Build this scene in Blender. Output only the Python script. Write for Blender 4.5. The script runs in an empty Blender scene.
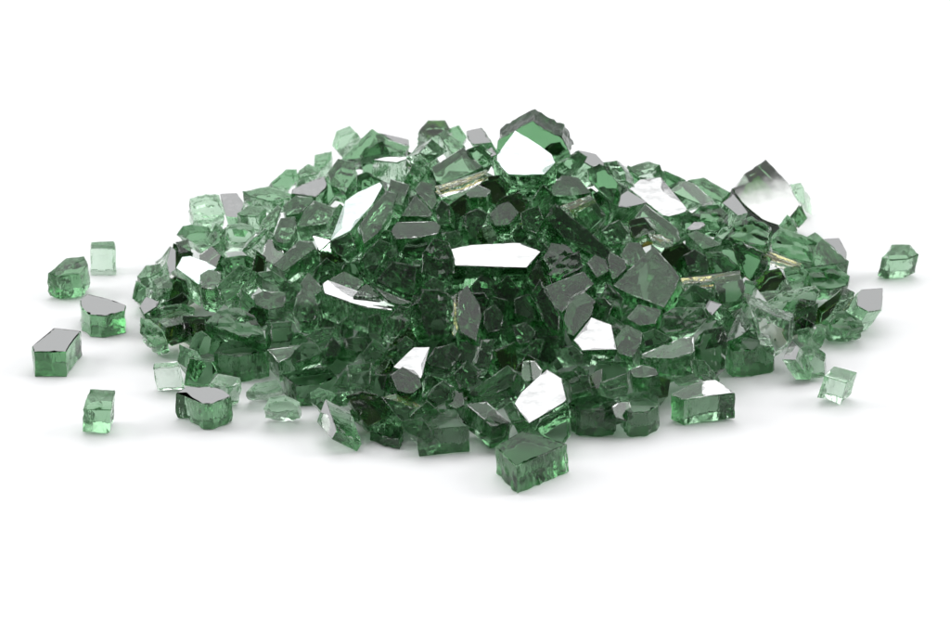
# A heap of green crushed reflective glass on a white surface, lit by a big overhead softbox.
import bpy, bmesh, math, random
from mathutils import Vector, Matrix, noise

S = bpy.context.scene
COL = S.collection
MM = 0.001
R = math.radians

# ------------------------------------------------------------------ materials
def new_mat(name):
    m = bpy.data.materials.new(name); m.use_nodes = True
    nt = m.node_tree; nt.nodes.clear()
    return m, nt, nt.nodes.new, nt.links.new

def glass_material(name, sigma, rough=0.0):
    """clear soda-lime glass, tinted in its depth; broken sides carry a fine rippled fracture"""
    m, nt, N, L = new_mat(name)
    out = N('ShaderNodeOutputMaterial')
    g = N('ShaderNodeBsdfGlass'); g.inputs['IOR'].default_value = 1.52
    g.inputs['Color'].default_value = (1, 1, 1, 1)
    tc = N('ShaderNodeTexCoord')
    sep = N('ShaderNodeSeparateXYZ'); L(tc.outputs['Normal'], sep.inputs[0])
    ab = N('ShaderNodeMath'); ab.operation = 'ABSOLUTE'; L(sep.outputs['Z'], ab.inputs[0])
    side = N('ShaderNodeMapRange'); side.inputs['From Min'].default_value = .97; side.inputs['From Max'].default_value = .80
    side.inputs['To Min'].default_value = 0; side.inputs['To Max'].default_value = 1; side.clamp = True
    L(ab.outputs[0], side.inputs['Value'])
    oi = N('ShaderNodeObjectInfo')
    add = N('ShaderNodeVectorMath'); add.operation = 'ADD'
    L(tc.outputs['Object'], add.inputs[0]); L(oi.outputs['Random'], add.inputs[1])
    mp = N('ShaderNodeMapping'); mp.inputs['Scale'].default_value = (900, 900, 260)
    L(add.outputs[0], mp.inputs['Vector'])
    nz = N('ShaderNodeTexNoise'); nz.inputs['Scale'].default_value = 1.0; nz.inputs['Detail'].default_value = 3
    nz.inputs['Distortion'].default_value = .6
    L(mp.outputs[0], nz.inputs['Vector'])
    bump = N('ShaderNodeBump'); bump.inputs['Distance'].default_value = 0.00035
    sm = N('ShaderNodeMath'); sm.operation = 'MULTIPLY'; sm.inputs[1].default_value = .62
    L(side.outputs[0], sm.inputs[0]); L(sm.outputs[0], bump.inputs['Strength'])
    mp2 = N('ShaderNodeMapping'); mp2.inputs['Scale'].default_value = (2600, 2600, 800); L(add.outputs[0], mp2.inputs['Vector'])
    n2 = N('ShaderNodeTexNoise'); n2.inputs['Scale'].default_value = 1.0; n2.inputs['Detail'].default_value = 2; L(mp2.outputs[0], n2.inputs['Vector'])
    hm = N('ShaderNodeMath'); hm.operation = 'MULTIPLY_ADD'; hm.inputs[1].default_value = .35
    L(n2.outputs['Fac'], hm.inputs[0]); L(nz.outputs['Fac'], hm.inputs[2])
    L(hm.outputs[0], bump.inputs['Height']); L(bump.outputs[0], g.inputs['Normal'])
    g.inputs['Roughness'].default_value = rough
    va = N('ShaderNodeVolumeAbsorption')
    d = max(sigma); va.inputs['Density'].default_value = d
    va.inputs['Color'].default_value = tuple(1 - s / d for s in sigma) + (1,)
    # a film of glass dust lies in specks on the faces
    dn = N('ShaderNodeTexNoise'); dn.inputs['Scale'].default_value = 2600; dn.inputs['Detail'].default_value = 4
    L(add.outputs[0], dn.inputs['Vector'])
    dp = N('ShaderNodeTexNoise'); dp.inputs['Scale'].default_value = 230; dp.inputs['Detail'].default_value = 2
    L(add.outputs[0], dp.inputs['Vector'])
    d1 = N('ShaderNodeMapRange'); d1.inputs['From Min'].default_value = .57; d1.inputs['From Max'].default_value = .72; d1.inputs['To Max'].default_value = .22
    L(dn.outputs['Fac'], d1.inputs['Value'])
    d2 = N('ShaderNodeMapRange'); d2.inputs['From Min'].default_value = .5; d2.inputs['From Max'].default_value = .66; d2.inputs['To Min'].default_value = .01
    L(dp.outputs['Fac'], d2.inputs['Value'])
    dm = N('ShaderNodeMath'); dm.operation = 'MULTIPLY'; L(d1.outputs[0], dm.inputs[0]); L(d2.outputs[0], dm.inputs[1])
    df = N('ShaderNodeBsdfDiffuse'); df.inputs['Color'].default_value = (.62, .64, .62, 1)
    mx = N('ShaderNodeMixShader'); L(dm.outputs[0], mx.inputs[0]); L(g.outputs[0], mx.inputs[1]); L(df.outputs[0], mx.inputs[2])
    L(mx.outputs[0], out.inputs['Surface']); L(va.outputs[0], out.inputs['Volume'])
    return m

def film_material(name, col, rough, grime=0):
    m, nt, N, L = new_mat(name)
    out = N('ShaderNodeOutputMaterial'); b = N('ShaderNodeBsdfPrincipled')
    tc = N('ShaderNodeTexCoord'); nz = N('ShaderNodeTexNoise'); nz.inputs['Scale'].default_value = 700; nz.inputs['Detail'].default_value = 5
    L(tc.outputs['Object'], nz.inputs['Vector'])
    mr = N('ShaderNodeMapRange'); mr.inputs['To Min'].default_value = rough; mr.inputs['To Max'].default_value = rough + .12
    mr.inputs['From Min'].default_value = .45; mr.inputs['From Max'].default_value = .8
    L(nz.outputs['Fac'], mr.inputs['Value']); L(mr.outputs[0], b.inputs['Roughness'])
    b.inputs['Base Color'].default_value = col + (1,)
    if grime:                                                       # faint wiping marks and dust
        mp = N('ShaderNodeMapping'); mp.inputs['Scale'].default_value = (420, 1100, 420); mp.inputs['Rotation'].default_value = (0, 0, .6)
        L(tc.outputs['Object'], mp.inputs['Vector'])
        n3 = N('ShaderNodeTexNoise'); n3.inputs['Scale'].default_value = .6; n3.inputs['Detail'].default_value = 7; n3.inputs['Roughness'].default_value = .62
        L(mp.outputs[0], n3.inputs['Vector'])
        cr = N('ShaderNodeValToRGB'); cr.color_ramp.elements[0].position = .34; cr.color_ramp.elements[1].position = .56
        cr.color_ramp.elements[0].color = tuple(k * (1 - grime) for k in col) + (1,); cr.color_ramp.elements[1].color = col + (1,)
        L(n3.outputs['Fac'], cr.inputs[0]); L(cr.outputs[0], b.inputs['Base Color'])
    b.inputs['Metallic'].default_value = 1
    L(b.outputs[0], out.inputs['Surface'])
    return m

K_ABS = (206, 113, 192)  # one glass; brightness behind chips and heap shade put into pale, dark copies
GLASS = {'k': glass_material('nearly clear glass', tuple(k * .12 for k in K_ABS)),
         'c': glass_material('green glass with backlight in tint', tuple(k * .58 for k in K_ABS)),
         '': glass_material('green glass', K_ABS),
         'd': glass_material('green glass with shade in tint', tuple(k * 1.35 for k in K_ABS)),
         'r': glass_material('frosted green glass', K_ABS, .03)}
SILVER = film_material('silver mirror coating', (.60, .605, .60), .04)
GLEAM = film_material('thin silver coating', (.53, .535, .535), .05, .3)
TINTED = film_material('thin mint silver coating', (.53, .62, .58), .05, .25)
GLARE_FADE = film_material('silver coating with painted glare fade', (.56, .575, .56), .06, .1)
def fade_glare(m):  # fade of the reflection put in as a transparency mask
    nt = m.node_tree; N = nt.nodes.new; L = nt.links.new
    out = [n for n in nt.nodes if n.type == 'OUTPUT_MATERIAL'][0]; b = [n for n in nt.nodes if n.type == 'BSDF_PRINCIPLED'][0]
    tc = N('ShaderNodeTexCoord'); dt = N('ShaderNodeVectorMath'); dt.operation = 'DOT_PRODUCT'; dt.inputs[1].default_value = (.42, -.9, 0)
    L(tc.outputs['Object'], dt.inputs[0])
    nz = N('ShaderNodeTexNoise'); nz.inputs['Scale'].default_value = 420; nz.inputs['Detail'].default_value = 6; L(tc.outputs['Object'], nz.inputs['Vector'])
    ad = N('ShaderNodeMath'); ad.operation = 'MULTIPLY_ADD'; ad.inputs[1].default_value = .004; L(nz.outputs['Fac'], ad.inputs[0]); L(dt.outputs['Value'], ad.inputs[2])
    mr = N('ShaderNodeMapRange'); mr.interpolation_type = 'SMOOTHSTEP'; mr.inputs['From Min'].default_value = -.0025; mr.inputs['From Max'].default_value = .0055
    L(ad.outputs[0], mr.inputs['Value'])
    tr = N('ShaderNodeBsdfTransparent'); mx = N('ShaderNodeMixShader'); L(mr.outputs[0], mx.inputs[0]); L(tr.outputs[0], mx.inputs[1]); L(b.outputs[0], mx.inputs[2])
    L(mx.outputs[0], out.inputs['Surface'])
fade_glare(GLARE_FADE)
GOLD = film_material('gold mirror coating', (.66, .59, .27), .05)

# ------------------------------------------------------------------ geometry
def outline(poly, seed, rough):
    """broken edge outline in metres: sides bowed and nicked a little"""
    rnd = random.Random(seed); pts = []
    n = len(poly); step = .75
    for k in range(n):
        a = Vector(poly[k]); b = Vector(poly[(k + 1) % n]); e = b - a; ln = e.length
        if ln < 1e-6: continue
        nrm = Vector((e.y, -e.x)) / ln
        m = max(2, int(ln / step)); bow = rnd.uniform(-.022, .022) * ln
        for j in range(m):
            t = j / m
            p = a + e * t + nrm * bow * 4 * t * (1 - t)
            if j: p = p + nrm * noise.noise(Vector((p.x * 1.1, p.y * 1.1, seed * 3.7))) * .11 * rough
            pts.append(p)
    return pts

def vnormals(pts):
    n = len(pts); out = []
    for k in range(n):
        e = pts[(k + 1) % n] - pts[k - 1]
        v = Vector((e.y, -e.x)); out.append(v.normalized() if v.length > 1e-9 else Vector((1, 0)))
    return out

def chip_mesh(name, poly, T, seed, flags):
    rnd = random.Random(seed * 13 + 1)
    rough = 1.7 if 'r' in flags else rnd.choice((.6, .9, 1.2, 1.4))
    pts = outline(poly, seed, rough); nr = vnormals(pts); n = len(pts)
    bev = rnd.uniform(.10, .22)
    nick = [1 + max(0, noise.noise(Vector((p.x * 1.3, p.y * 1.3, seed * 5.1))) - .18) * rnd.uniform(2, 9) for p in pts]
    lv = [(T / 2, bev), (T / 2 - bev, 0)]
    inner = max(2, int((T - 2 * bev) / 1.15))
    for j in range(1, inner): lv.append((T / 2 - bev - (T - 2 * bev) * j / inner, None))
    lv += [(-T / 2 + bev, 0), (-T / 2, bev)]
    lean = Vector((rnd.uniform(-.07, .07), rnd.uniform(-.07, .07)))
    belly = rnd.uniform(-.35, .35)
    bm = bmesh.new(); rings = []
    for z, ins in lv:
        ring = []
        t = .5 - z / T
        for k in range(n):
            p = pts[k].copy(); off = lean * (T * t)
            if ins is None:
                q = Vector((p.x, p.y, seed * 1.3))
                rib = noise.noise(Vector((p.x * 1.5, p.y * 1.5, z * .35 + seed)))
                cell = noise.noise(Vector((p.x * .7, p.y * .7, z * .9 - seed)))
                w = (rib * .17 + cell * .20) * rough * min(1, 4 * t * (1 - t) + .25)
                p = p + nr[k] * (w + belly * 4 * t * (1 - t) * .6)
            else:
                p = p - nr[k] * (ins * nick[k])
                if z < 0: p = p + nr[k] * noise.noise(Vector((p.x * .9, p.y * .9, seed * 2.1))) * .3 * rough
            ring.append(bm.verts.new(((p.x + off.x) * MM, (p.y + off.y) * MM, z * MM)))
        rings.append(ring)
    for a, b in zip(rings, rings[1:]):
        for k in range(n):
            l = (k + 1) % n
            if (k + seed) % 2: bm.faces.new((a[k], b[k], b[l])); bm.faces.new((a[k], b[l], a[l]))
            else: bm.faces.new((a[k], b[k], a[l])); bm.faces.new((b[k], b[l], a[l]))
    caps = []
    def cap(ring, amp, sg):
        if not amp:
            caps.append(bm.faces.new(ring if sg > 0 else list(reversed(ring)))); return
        c0 = Vector((0, 0, 0))
        for v in ring: c0 += v.co
        c0 /= n; prev = ring
        for s in (.8, .58, .34):
            cur = []
            for v in ring:
                q = c0 + (v.co - c0) * s; u = q * 1000
                q.z += MM * amp * (noise.noise(Vector((u.x * .32, u.y * .8, seed * 4.3))) + .5 * noise.noise(Vector((u.x * 1.1, u.y * 1.1, seed * 1.9))))
                cur.append(bm.verts.new(q))
            for k in range(n):
                l = (k + 1) % n
                bm.faces.new((prev[k], prev[l], cur[l], cur[k]) if sg > 0 else (prev[l], prev[k], cur[k], cur[l]))
            prev = cur
        cv = bm.verts.new(c0)
        for k in range(n):
            l = (k + 1) % n
            bm.faces.new((prev[k], prev[l], cv) if sg > 0 else (prev[l], prev[k], cv))
    film_front = 'g' in flags or 'm' in flags or 'y' in flags or 'F' in flags
    cap(rings[0], .3 if 'r' in flags and not film_front else 0, 1)
    plain_back = 's' in flags or 'b' in flags or 'v' in flags
    cap(rings[-1], 0 if plain_back else rnd.choice((0, 0, 0, .35, .6, .9)), -1)
    topring = [v.co.copy() for v in rings[0]]; botring = [v.co.copy() for v in rings[-1]]
    bmesh.ops.triangulate(bm, faces=caps, ngon_method='EAR_CLIP')
    bmesh.ops.recalc_face_normals(bm, faces=bm.faces)
    ang = R(rnd.choice((9, 13, 18, 26)))
    for f in bm.faces: f.smooth = True
    for e in bm.edges:
        if len(e.link_faces) == 2:
            e.smooth = e.calc_face_angle(0) < ang
    me = bpy.data.meshes.new(name); bm.to_mesh(me); bm.free()
    return me, topring, botring

def film_mesh(ring, z0, z1):
    """the metal coating: a skin 0.05 mm thick lying on one face of the chip"""
    bm = bmesh.new(); a = [bm.verts.new((v.x, v.y, z0)) for v in ring]; b = [bm.verts.new((v.x, v.y, z1)) for v in ring]
    n = len(ring)
    for k in range(n): bm.faces.new((a[k], a[(k + 1) % n], b[(k + 1) % n], b[k]))
    f0 = bm.faces.new(b); f1 = bm.faces.new(list(reversed(a)))
    bmesh.ops.triangulate(bm, faces=[f0, f1], ngon_method='EAR_CLIP')
    bmesh.ops.recalc_face_normals(bm, faces=bm.faces)
    me = bpy.data.meshes.new('mirror_coating'); bm.to_mesh(me); bm.free()
    return me

def edge_film(o):
    """coating left on the broken walls that look down the slope: the glass shows it as a golden streak"""
    me = o.data; M = o.matrix_world.to_3x3()
    down = Vector((0, .15, -1)).normalized()
    zmax = max(v.co.z for v in me.vertices)
    src = [f for f in me.polygons if abs(f.normal.z) < .75 and (M @ f.normal).dot(down) > .45 and abs(f.center.z) < zmax * .9]
    bm = bmesh.new(); vm = {}
    for f in src:
        lo = []
        for i in f.vertices:
            if i not in vm:
                v = me.vertices[i]; vm[i] = bm.verts.new(v.co + v.normal * .00004)
            lo.append(vm[i])
        bm.faces.new(lo)
    r = bmesh.ops.solidify(bm, geom=bm.faces[:], thickness=-.00004)
    out = bpy.data.meshes.new('mirror_coating'); bm.to_mesh(out); bm.free()
    return out

def frame(n):
    n = Vector(n).normalized(); t1 = (Vector((1, 0, 0)) - n * n.x).normalized(); t2 = n.cross(t1)
    return Matrix((t1, t2, n)).transposed()

# every chip: label, flags, centre (mm), direction its broad face looks, thickness (mm), outline of the broad face (mm)
# flags: g/m silver coating on the broad face, s silver / b gold coating on the back face, e gold coating on a wall, c lit-pale, d shaded-dark copy of the glass, r rough, k nearly clear, y a face that shines, t mint tint, n thin, w / x glare put in as coating only on the lower / right part, F and v lie on the surface
CHIPS = [
('rough dark green chunk lying apart, highest of the loose chunks left of the heap','v d r',(-85.78,10.61,3.93),(0,-0.2579,0.9662),6.31,((-2.39,-3.29),(2.17,-2.29),(3.62,0.73),(2.51,3.77),(-1.26,3.09),(-4.63,-1.96))),
('pale clear glass block standing upright beside the rough dark chunk at far left','v c',(-80.22,22.71,3.22),(0,-0.0147,0.9999),6.31,((3.03,-1.93),(2.22,2.2),(-2.7,1.68),(-2.56,-1.93))),
('loose chunk with wavy grey mirrored top, between standing clear block and grey-topped corner block','v F m',(-78.04,-5.91,2.58),(0,0,1),5.11,((-3.71,-1.42),(-1.76,-4.38),(1.4,-4.87),(5.32,-2.41),(5.26,0.56),(1.44,3.55),(-3.41,6.06),(-4.58,3.05))),
('loose block with angular grey mirrored top, farthest left of all','v F m',(-85.17,-23.91,2.82),(0,0,1),5.57,((-4.11,-5.11),(2.37,-5.11),(3.51,1.51),(4.4,4.86),(-1.29,6.3),(-4.84,-2.29))),
('bright mint green loose block, lowest of the loose pieces at left','v r',(-73.77,-52.62,4.03),(0.0667,-0.3033,0.9506),6.31,((2.41,-2.79),(2.77,2.88),(-2.13,2.82),(-3.04,-2.88))),
('small clear square block at the lower left foot of the heap','v c',(-61.65,-36,3.45),(-0.0667,-0.2547,0.9647),6.31,((2.83,-0.91),(2.31,0.98),(-2.52,0.74),(-2.62,-0.8))),
('scalloped chunk with grey mirrored top at lower left front of heap','v F m',(-53.45,-49.21,2.93),(0,0,1),5.81,((-3.64,0.94),(-2.29,-1.29),(-0.14,-3.95),(1.82,-3.95),(3.67,-2.18),(5.33,-0.4),(3.36,2.73),(1.32,3.63),(-3.84,3.63),(-5.62,0.94))),
('clear pale chip leaning behind the scalloped grey-topped chunk','v c',(-49.46,-42.83,3.64),(0.1,-0.4278,0.8983),6.31,((0.2,-1.76),(2.72,-0.54),(2.45,1.21),(-1.95,1.88),(-3.41,-0.78))),
('flat clear lens-like chip lying on the white surface, left front','v c',(-41.71,-41.92,3.14),(0,-0.7378,0.675),6.31,((0.22,-1.32),(3.18,0.12),(2.36,1.57),(-2,0.75),(-3.75,-1.12))),
('very pale rounded chip in front of the flat lens-like chip','v c',(-37.85,-50.87,3.54),(-0.0333,-0.7131,0.7003),6.31,((-1.28,-1.77),(3.23,-1.2),(3.6,0.44),(0.42,1.92),(-2.33,1.54),(-3.65,-0.92))),
('block with grey triangular end facing left, on the front edge of the heap','v m',(-26.2,-58.69,3.22),(-0.7681,-0.3079,0.5615),6.31,((1.44,-4.58),(2.97,-3.51),(-0.88,6.11),(-3.58,2.07))),
('fan-shaped chip low on the front beside the block with grey triangular end','v b r',(-20.86,-54.82,5.06),(0.0667,-0.7587,0.648),6.31,((-1.96,-1.75),(-0.19,-3.93),(2.72,-2.28),(3.88,-0.25),(1.51,2.73),(-1.42,3.28),(-4.54,2.22))),
('flat grey mirrored chip lying on the surface left of the front box','v F m n',(-16.58,-56.6,1.08),(0,0,1),2.09,((-1.16,-3.53),(1.79,-4.82),(2.51,-1.37),(1.41,4.73),(-0.59,6.05),(-3.96,-0.94))),
('dark green box with straight front wall, at heap foot below centre','v F c',(-7.09,-59.46,2.93),(0,0,1),5.81,((5.73,-3.28),(3.37,4.1),(-1.53,4.1),(-3.43,0.61),(-4.13,-5.43))),
('long slanted bar of green glass between the front box and front diamond block','v',(2.41,-58.81,4.3),(0.0667,-0.3911,0.9179),6.31,((0.67,-3.39),(4.18,-1.93),(-0.29,3.18),(-4.58,2.17))),
('diamond-shaped block standing foremost of all in front of the heap','v F r',(10.63,-71.85,3.05),(0,0,1),6.04,((-2.86,-8.18),(1.95,-3.63),(7.01,0.98),(2.28,4.37),(-1.55,6.5),(-6.8,0.14))),
('pale see-through chip right behind the foremost diamond block','v c',(14.93,-61.11,4.68),(0.2,-0.8234,0.5311),6.31,((-0.69,-2.76),(1.89,-3.29),(3.09,-1.52),(2.51,4.31),(0.12,2.7),(-2.66,1.47),(-4.25,-0.9))),
('large shield-shaped white mirrored facet low at heap front','g c',(13.23,-55.04,6.1),(-0.213,-0.5398,0.8144),6.31,((-1.23,4.27),(-3.64,2.07),(-5.06,-0.46),(-4.07,-2.38),(-2.69,-3.9),(-2.11,-5.32),(1.88,-3.11),(5.27,-1.29),(5.48,-0.64),(4.55,4.22),(1.59,6.64))),
('half-round block with dull flat top on the front edge, right of the white shield','v F',(23.83,-52.83,2.93),(0,0,1),5.81,((-3.1,-2.97),(0.6,-3.41),(3.76,-2.53),(4.25,0.11),(3.53,1.88),(0.05,4.11),(-3.54,2.77),(-5.57,0.11))),
('rough six-sided block on the front edge beside the half-round block','v F c',(32.67,-51.23,2.82),(0,0,1),5.57,((-2.77,-5.41),(1.16,-4.97),(3.26,-1.89),(3.44,2.1),(0.99,4.78),(-1.62,3.88),(-4.47,1.65))),
('long brick-like chunk with white glaring top on the right front edge','v g x',(44.75,-48.18,3.79),(0.0088,-0.2132,0.977),6.31,((-3.71,-3.33),(1.47,-2.02),(6.45,-1.01),(2.93,3.08),(0.95,3.05),(-1.89,1.75),(-6.18,-1.47))),
('grey transparent chip at the right foot of heap behind the clear cube','v c',(68.42,-28.14,3.24),(-0.1333,-0.9868,0.0923),6.31,((-2.01,-2.91),(2.81,-2.23),(2.51,0.99),(0.04,2.59),(-3.35,1.56))),
('small clear cube standing alone at lower right of the heap','v c',(72.49,-40.91,3.84),(0.0667,-0.3033,0.9506),6.31,((0.96,-2.45),(3.43,0.89),(-1.08,2.31),(-3.31,-0.74))),
('loose green chunk with bright mint centre, alone at far right','v',(91.15,19.77,3.71),(0,-0.4715,0.8819),6.31,((-2.31,-1.9),(1.56,-1.63),(4.02,-0.27),(2.29,2.45),(-1.58,2.45),(-3.97,-1.09))),
('pale chip with grey face leaning at right end of the heap','v c m',(80.42,-6.49,4.5),(0.388,-0.2845,0.8767),6.31,((-2.83,-3.07),(-0.35,-3.86),(3.09,-1.81),(4,5.33),(-1.14,2.85),(-2.73,0.64))),
('small rough dark chip in front of the pale leaning chip at right end','v r',(76.32,-13.23,3.69),(0,-0.6616,0.7499),6.31,((-2.68,-1.51),(0.39,-1.95),(3.72,-1.06),(3.36,0.06),(0.16,2.31),(-1.49,2.31),(-3.45,-0.16))),
('large pale translucent shard standing on edge on the right flank','k',(60.41,-22.99,8.46),(-0.2667,-0.939,0.2172),6.31,((-2.84,0.82),(-1.74,-3.28),(1.19,-5.6),(4.23,-3.13),(4.34,2.05),(-0.83,3.83),(-4.36,5.29))),
('frosted pale leaf-shaped chip on the right flank','c r',(66.14,-9.99,7.48),(0.0667,-0.6594,0.7488),6.31,((-2.33,-3.22),(3.76,-1.47),(4.93,1.95),(3.93,3.06),(-2.79,1.5),(-7.47,-1.8))),
('big golden-backed green slender chip just right of the frosted leaf-shaped chip','b',(74.23,-9.18,5.43),(-0.4434,-0.7026,0.5566),6.31,((-1.65,-3.04),(0.22,-1.82),(2.68,1.46),(3.66,4.19),(1.42,2.48),(-2.86,-0.08),(-3.49,-3.2))),
('grey mirrored four-sided chip just lower right of the large pale translucent shard','v m c',(65.76,-30.44,4.13),(-0.5387,-0.2532,0.8035),6.31,((0.6,-2.7),(1.74,0.18),(0.15,3.47),(-2.49,-0.93))),
('pale green five-sided chip just right of the large pale translucent shard','c',(68.57,-19.64,4.46),(-0.4532,-0.7369,0.5015),6.31,((-1.28,-1.2),(0.11,-1.63),(1.89,0.06),(0.87,1.62),(-1.59,1.14))),
('pale green six-sided chip just lower right of the frosted leaf-shaped chip','c',(69.29,-21.77,4.49),(0.2594,-0.6447,0.7191),6.31,((-1.02,-1.47),(0.38,-2.43),(1.57,-0.08),(1.12,2.29),(-0.34,2.13),(-1.71,-0.43))),
('bulky rough dark block on the right front edge left of grey facet','v F r',(55.77,-24.25,2.93),(0,0,1),5.81,((-3.54,-4.79),(0.34,-4.32),(4.93,-2.43),(4.83,4.23),(0.63,5.67),(-2.23,2.79),(-4.92,-1.02))),
('pale grey triangular mirrored facet above the bulky right block','m',(51.26,-26.15,8.6),(0.7793,-0.3617,0.5117),6.31,((0.43,-1.5),(4.57,2.43),(0.49,4.83),(-5.41,-5.68))),
('big rough dark green many-sided chip just left of the bulky right block','r d',(46.92,-33.83,7.41),(0.3034,-0.7018,0.6446),6.31,((-2.42,-3.32),(-0.07,-4.65),(2.33,-3.66),(3.06,2.23),(2.13,5.25),(-1.67,4.11),(-3.34,0.08))),
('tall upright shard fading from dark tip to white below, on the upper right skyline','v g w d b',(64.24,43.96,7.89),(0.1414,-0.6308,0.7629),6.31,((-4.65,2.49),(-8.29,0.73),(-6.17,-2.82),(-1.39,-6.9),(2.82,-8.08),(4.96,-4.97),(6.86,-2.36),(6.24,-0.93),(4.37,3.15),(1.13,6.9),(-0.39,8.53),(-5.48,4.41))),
('dark green four-sided chip, second of those above the ribbed upper right chip','v d',(70.75,42.97,3.85),(0.2667,-0.8087,0.5242),6.31,((-0.33,-2.64),(1.81,-0.31),(0.44,2.53),(-1.93,0.42))),
('clear pale chip behind the tall upright shard on the skyline','c',(73.1,52.99,4.45),(-0.3073,-0.5915,0.7454),6.31,((-0.7,-1.83),(1.18,-3.43),(1.16,0.67),(0.45,2.31),(-2.09,2.3))),
('green five-sided chip, nearest of those above the ribbed upper right chip','',(68.35,27.46,7.94),(-0.1717,-0.7012,0.692),6.31,((-0.16,-1.77),(1.7,-1.5),(1.21,0.91),(-0.41,2.41),(-2.34,-0.04))),
('grey mirrored four-sided chip just left of the tall upright shard','m',(55.08,25.18,11.84),(0.2711,-0.277,0.9218),6.31,((0.45,-3.02),(2.81,-1.26),(-0.28,4.11),(-2.99,0.2))),
('dark green five-sided chip, second of those right of the white right shoulder facet','d',(50.58,33.11,13.53),(0.0667,-0.6594,0.7488),6.31,((-1.26,-1.62),(2.4,-2.94),(4.65,-0.48),(-1.14,2.94),(-4.65,2.11))),
('big dark green six-sided chip, nearest of those right of the white right shoulder facet','d',(44.74,25.11,16.77),(0.4914,-0.6815,0.5423),6.31,((-1.71,-1.32),(2.79,-2.29),(6.21,-1.23),(0.16,2.69),(-2.1,2.37),(-5.29,-0.23))),
('pale green six-sided chip, nearest of those upper left of the white right shoulder facet','c',(37.29,28.68,20.55),(-0.3349,-0.6235,0.7065),6.31,((-1.31,-1.82),(1.72,-1.46),(3.56,0.17),(0.97,1.45),(-1.26,1.17),(-3.7,0.5))),
('dark green four-sided chip just upper right of the white right shoulder facet','d',(42.07,29.73,17.38),(0.1,-0.7561,0.6468),6.31,((-1.76,-1.64),(0.42,-1.11),(3.05,0.32),(-1.7,2.43))),
('pale green six-sided chip, second of those upper left of the white right shoulder facet','c',(30.32,11.81,27.33),(-0.2976,-0.7409,0.6021),6.31,((-2.24,0.33),(0.08,-2.03),(2.41,-2.43),(2.04,-0.24),(0.32,2.26),(-2.62,2.13))),
('grey mirrored five-sided chip, second of those right of the mint-white summit facet','m',(23.34,23.99,23.54),(0.4277,-0.303,0.8516),6.31,((-2.61,-1.43),(0.7,-2.4),(3.63,-0.06),(1.3,2.34),(-3.01,1.56))),
('big dark green many-sided chip just above the long near-black slab','d',(28.05,13.57,24.39),(-0.4306,-0.6455,0.6308),6.31,((-3.13,0.5),(-0.68,-2.56),(2.37,-5.51),(3.67,-1.47),(1.86,2.3),(-0.6,3.75),(-3.52,3.02))),
('irregular white mirrored facet high on the right shoulder of heap','g c',(39.66,16.15,19.07),(-0.0686,-0.6078,0.7912),6.31,((-3.51,-1.39),(0.21,-4.92),(1.46,-5.21),(5.07,-4.14),(5.31,-3.19),(3.88,-1.44),(0.76,0.62),(0.16,1.86),(0.41,3.31),(0.01,4.55),(-2.55,3.92),(-4.45,4.24),(-6.83,1.89))),
('grey mirrored five-sided chip just left of the white right shoulder facet','m',(31.18,6.37,21.04),(0.388,-0.2845,0.8767),6.31,((-2.84,-2.78),(-1,-2.28),(1.36,-0.6),(4.2,1.61),(-1.7,4.09))),
('big green slender chip, nearest of those below the white right shoulder facet','y',(37.9,2.1,18.41),(0.188,-0.6019,0.7761),6.31,((-5.53,1.15),(-2.53,1.46),(-0.05,-2.08),(2.89,-4.14),(4.4,-3.28),(3.84,-0.5),(0.06,2.44),(-3.09,4.97))),
('small golden-backed green slender chip, second of those below the white right shoulder facet','b y k n',(38.12,-4.13,19.18),(-0.1645,-0.5892,0.7911),2.74,((-1.29,-0.16),(0.34,-1.27),(2.64,-0.77),(0.4,0.87),(-2.09,1.34))),
('golden-backed green six-sided chip just lower left of the white right shoulder facet','b',(34.26,-1.75,19.37),(-0.0676,-0.6459,0.7604),6.31,((-1.97,-1.51),(-1.1,-2.32),(1.06,-0.23),(3.52,-0.71),(0.94,2.73),(-2.44,2.05))),
('pointed grey lens-shaped facet on the upper right slope','y',(47.92,2.14,14.89),(-0.0525,-0.5426,0.8384),6.31,((-0.3,-2.63),(3.69,-1.52),(1.68,0.29),(-1.38,2.4),(-3.7,1.48))),
('small light grey mirrored facet just above the pointed grey lens-shaped facet','m',(46.58,5.42,15.44),(-0.0545,-0.1746,0.9831),6.31,((-1.44,-1.58),(0.66,-1.38),(2.01,0.4),(1.44,1.59),(-0.44,1.74),(-2.24,-0.76))),
('rough pale green five-sided chip just right of the pointed grey lens facet','c r',(53,12.48,12.77),(0.0667,-0.7587,0.648),6.31,((0.22,-1.8),(2.17,-0.22),(1.14,1.97),(-1,1.04),(-2.53,-0.98))),
('rough dark green six-sided chip just above the pointed grey lens facet','r d',(49.71,13.41,16.09),(0,-0.6043,0.7967),6.31,((-1.4,-2.02),(2.4,-2.02),(3.73,-0.08),(1.69,2.35),(-2.12,2.1),(-4.3,-0.32))),
('large streaked grey shard pointing up, right of heap centre','r y',(35.97,-18.27,14.58),(-0.064,-0.5744,0.8161),6.31,((-4.71,-2.7),(-1.3,-4.24),(2.5,-6.25),(4.62,-2.58),(5.93,0.67),(4.19,3.81),(0.84,8.45),(-4.17,3.41),(-7.92,-0.46))),
('big rough dark green six-sided chip just lower left of the tall upright shard','d r',(57.85,7.38,14.62),(-0.1333,-0.6528,0.7457),6.31,((-0.86,-2.84),(3.94,-3.37),(4.51,1.22),(0.82,3.78),(-2.79,2.61),(-5.64,-1.39))),
('large ribbed green chip near the upper right end of the heap','d r',(67.54,15.58,8.22),(-0.0009,-0.6438,0.7652),6.31,((-4.4,-1.2),(-0.61,-3.13),(4.15,-4.41),(5.32,0.52),(2.29,2.24),(-2.48,3.97),(-4.29,2.03))),
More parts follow.
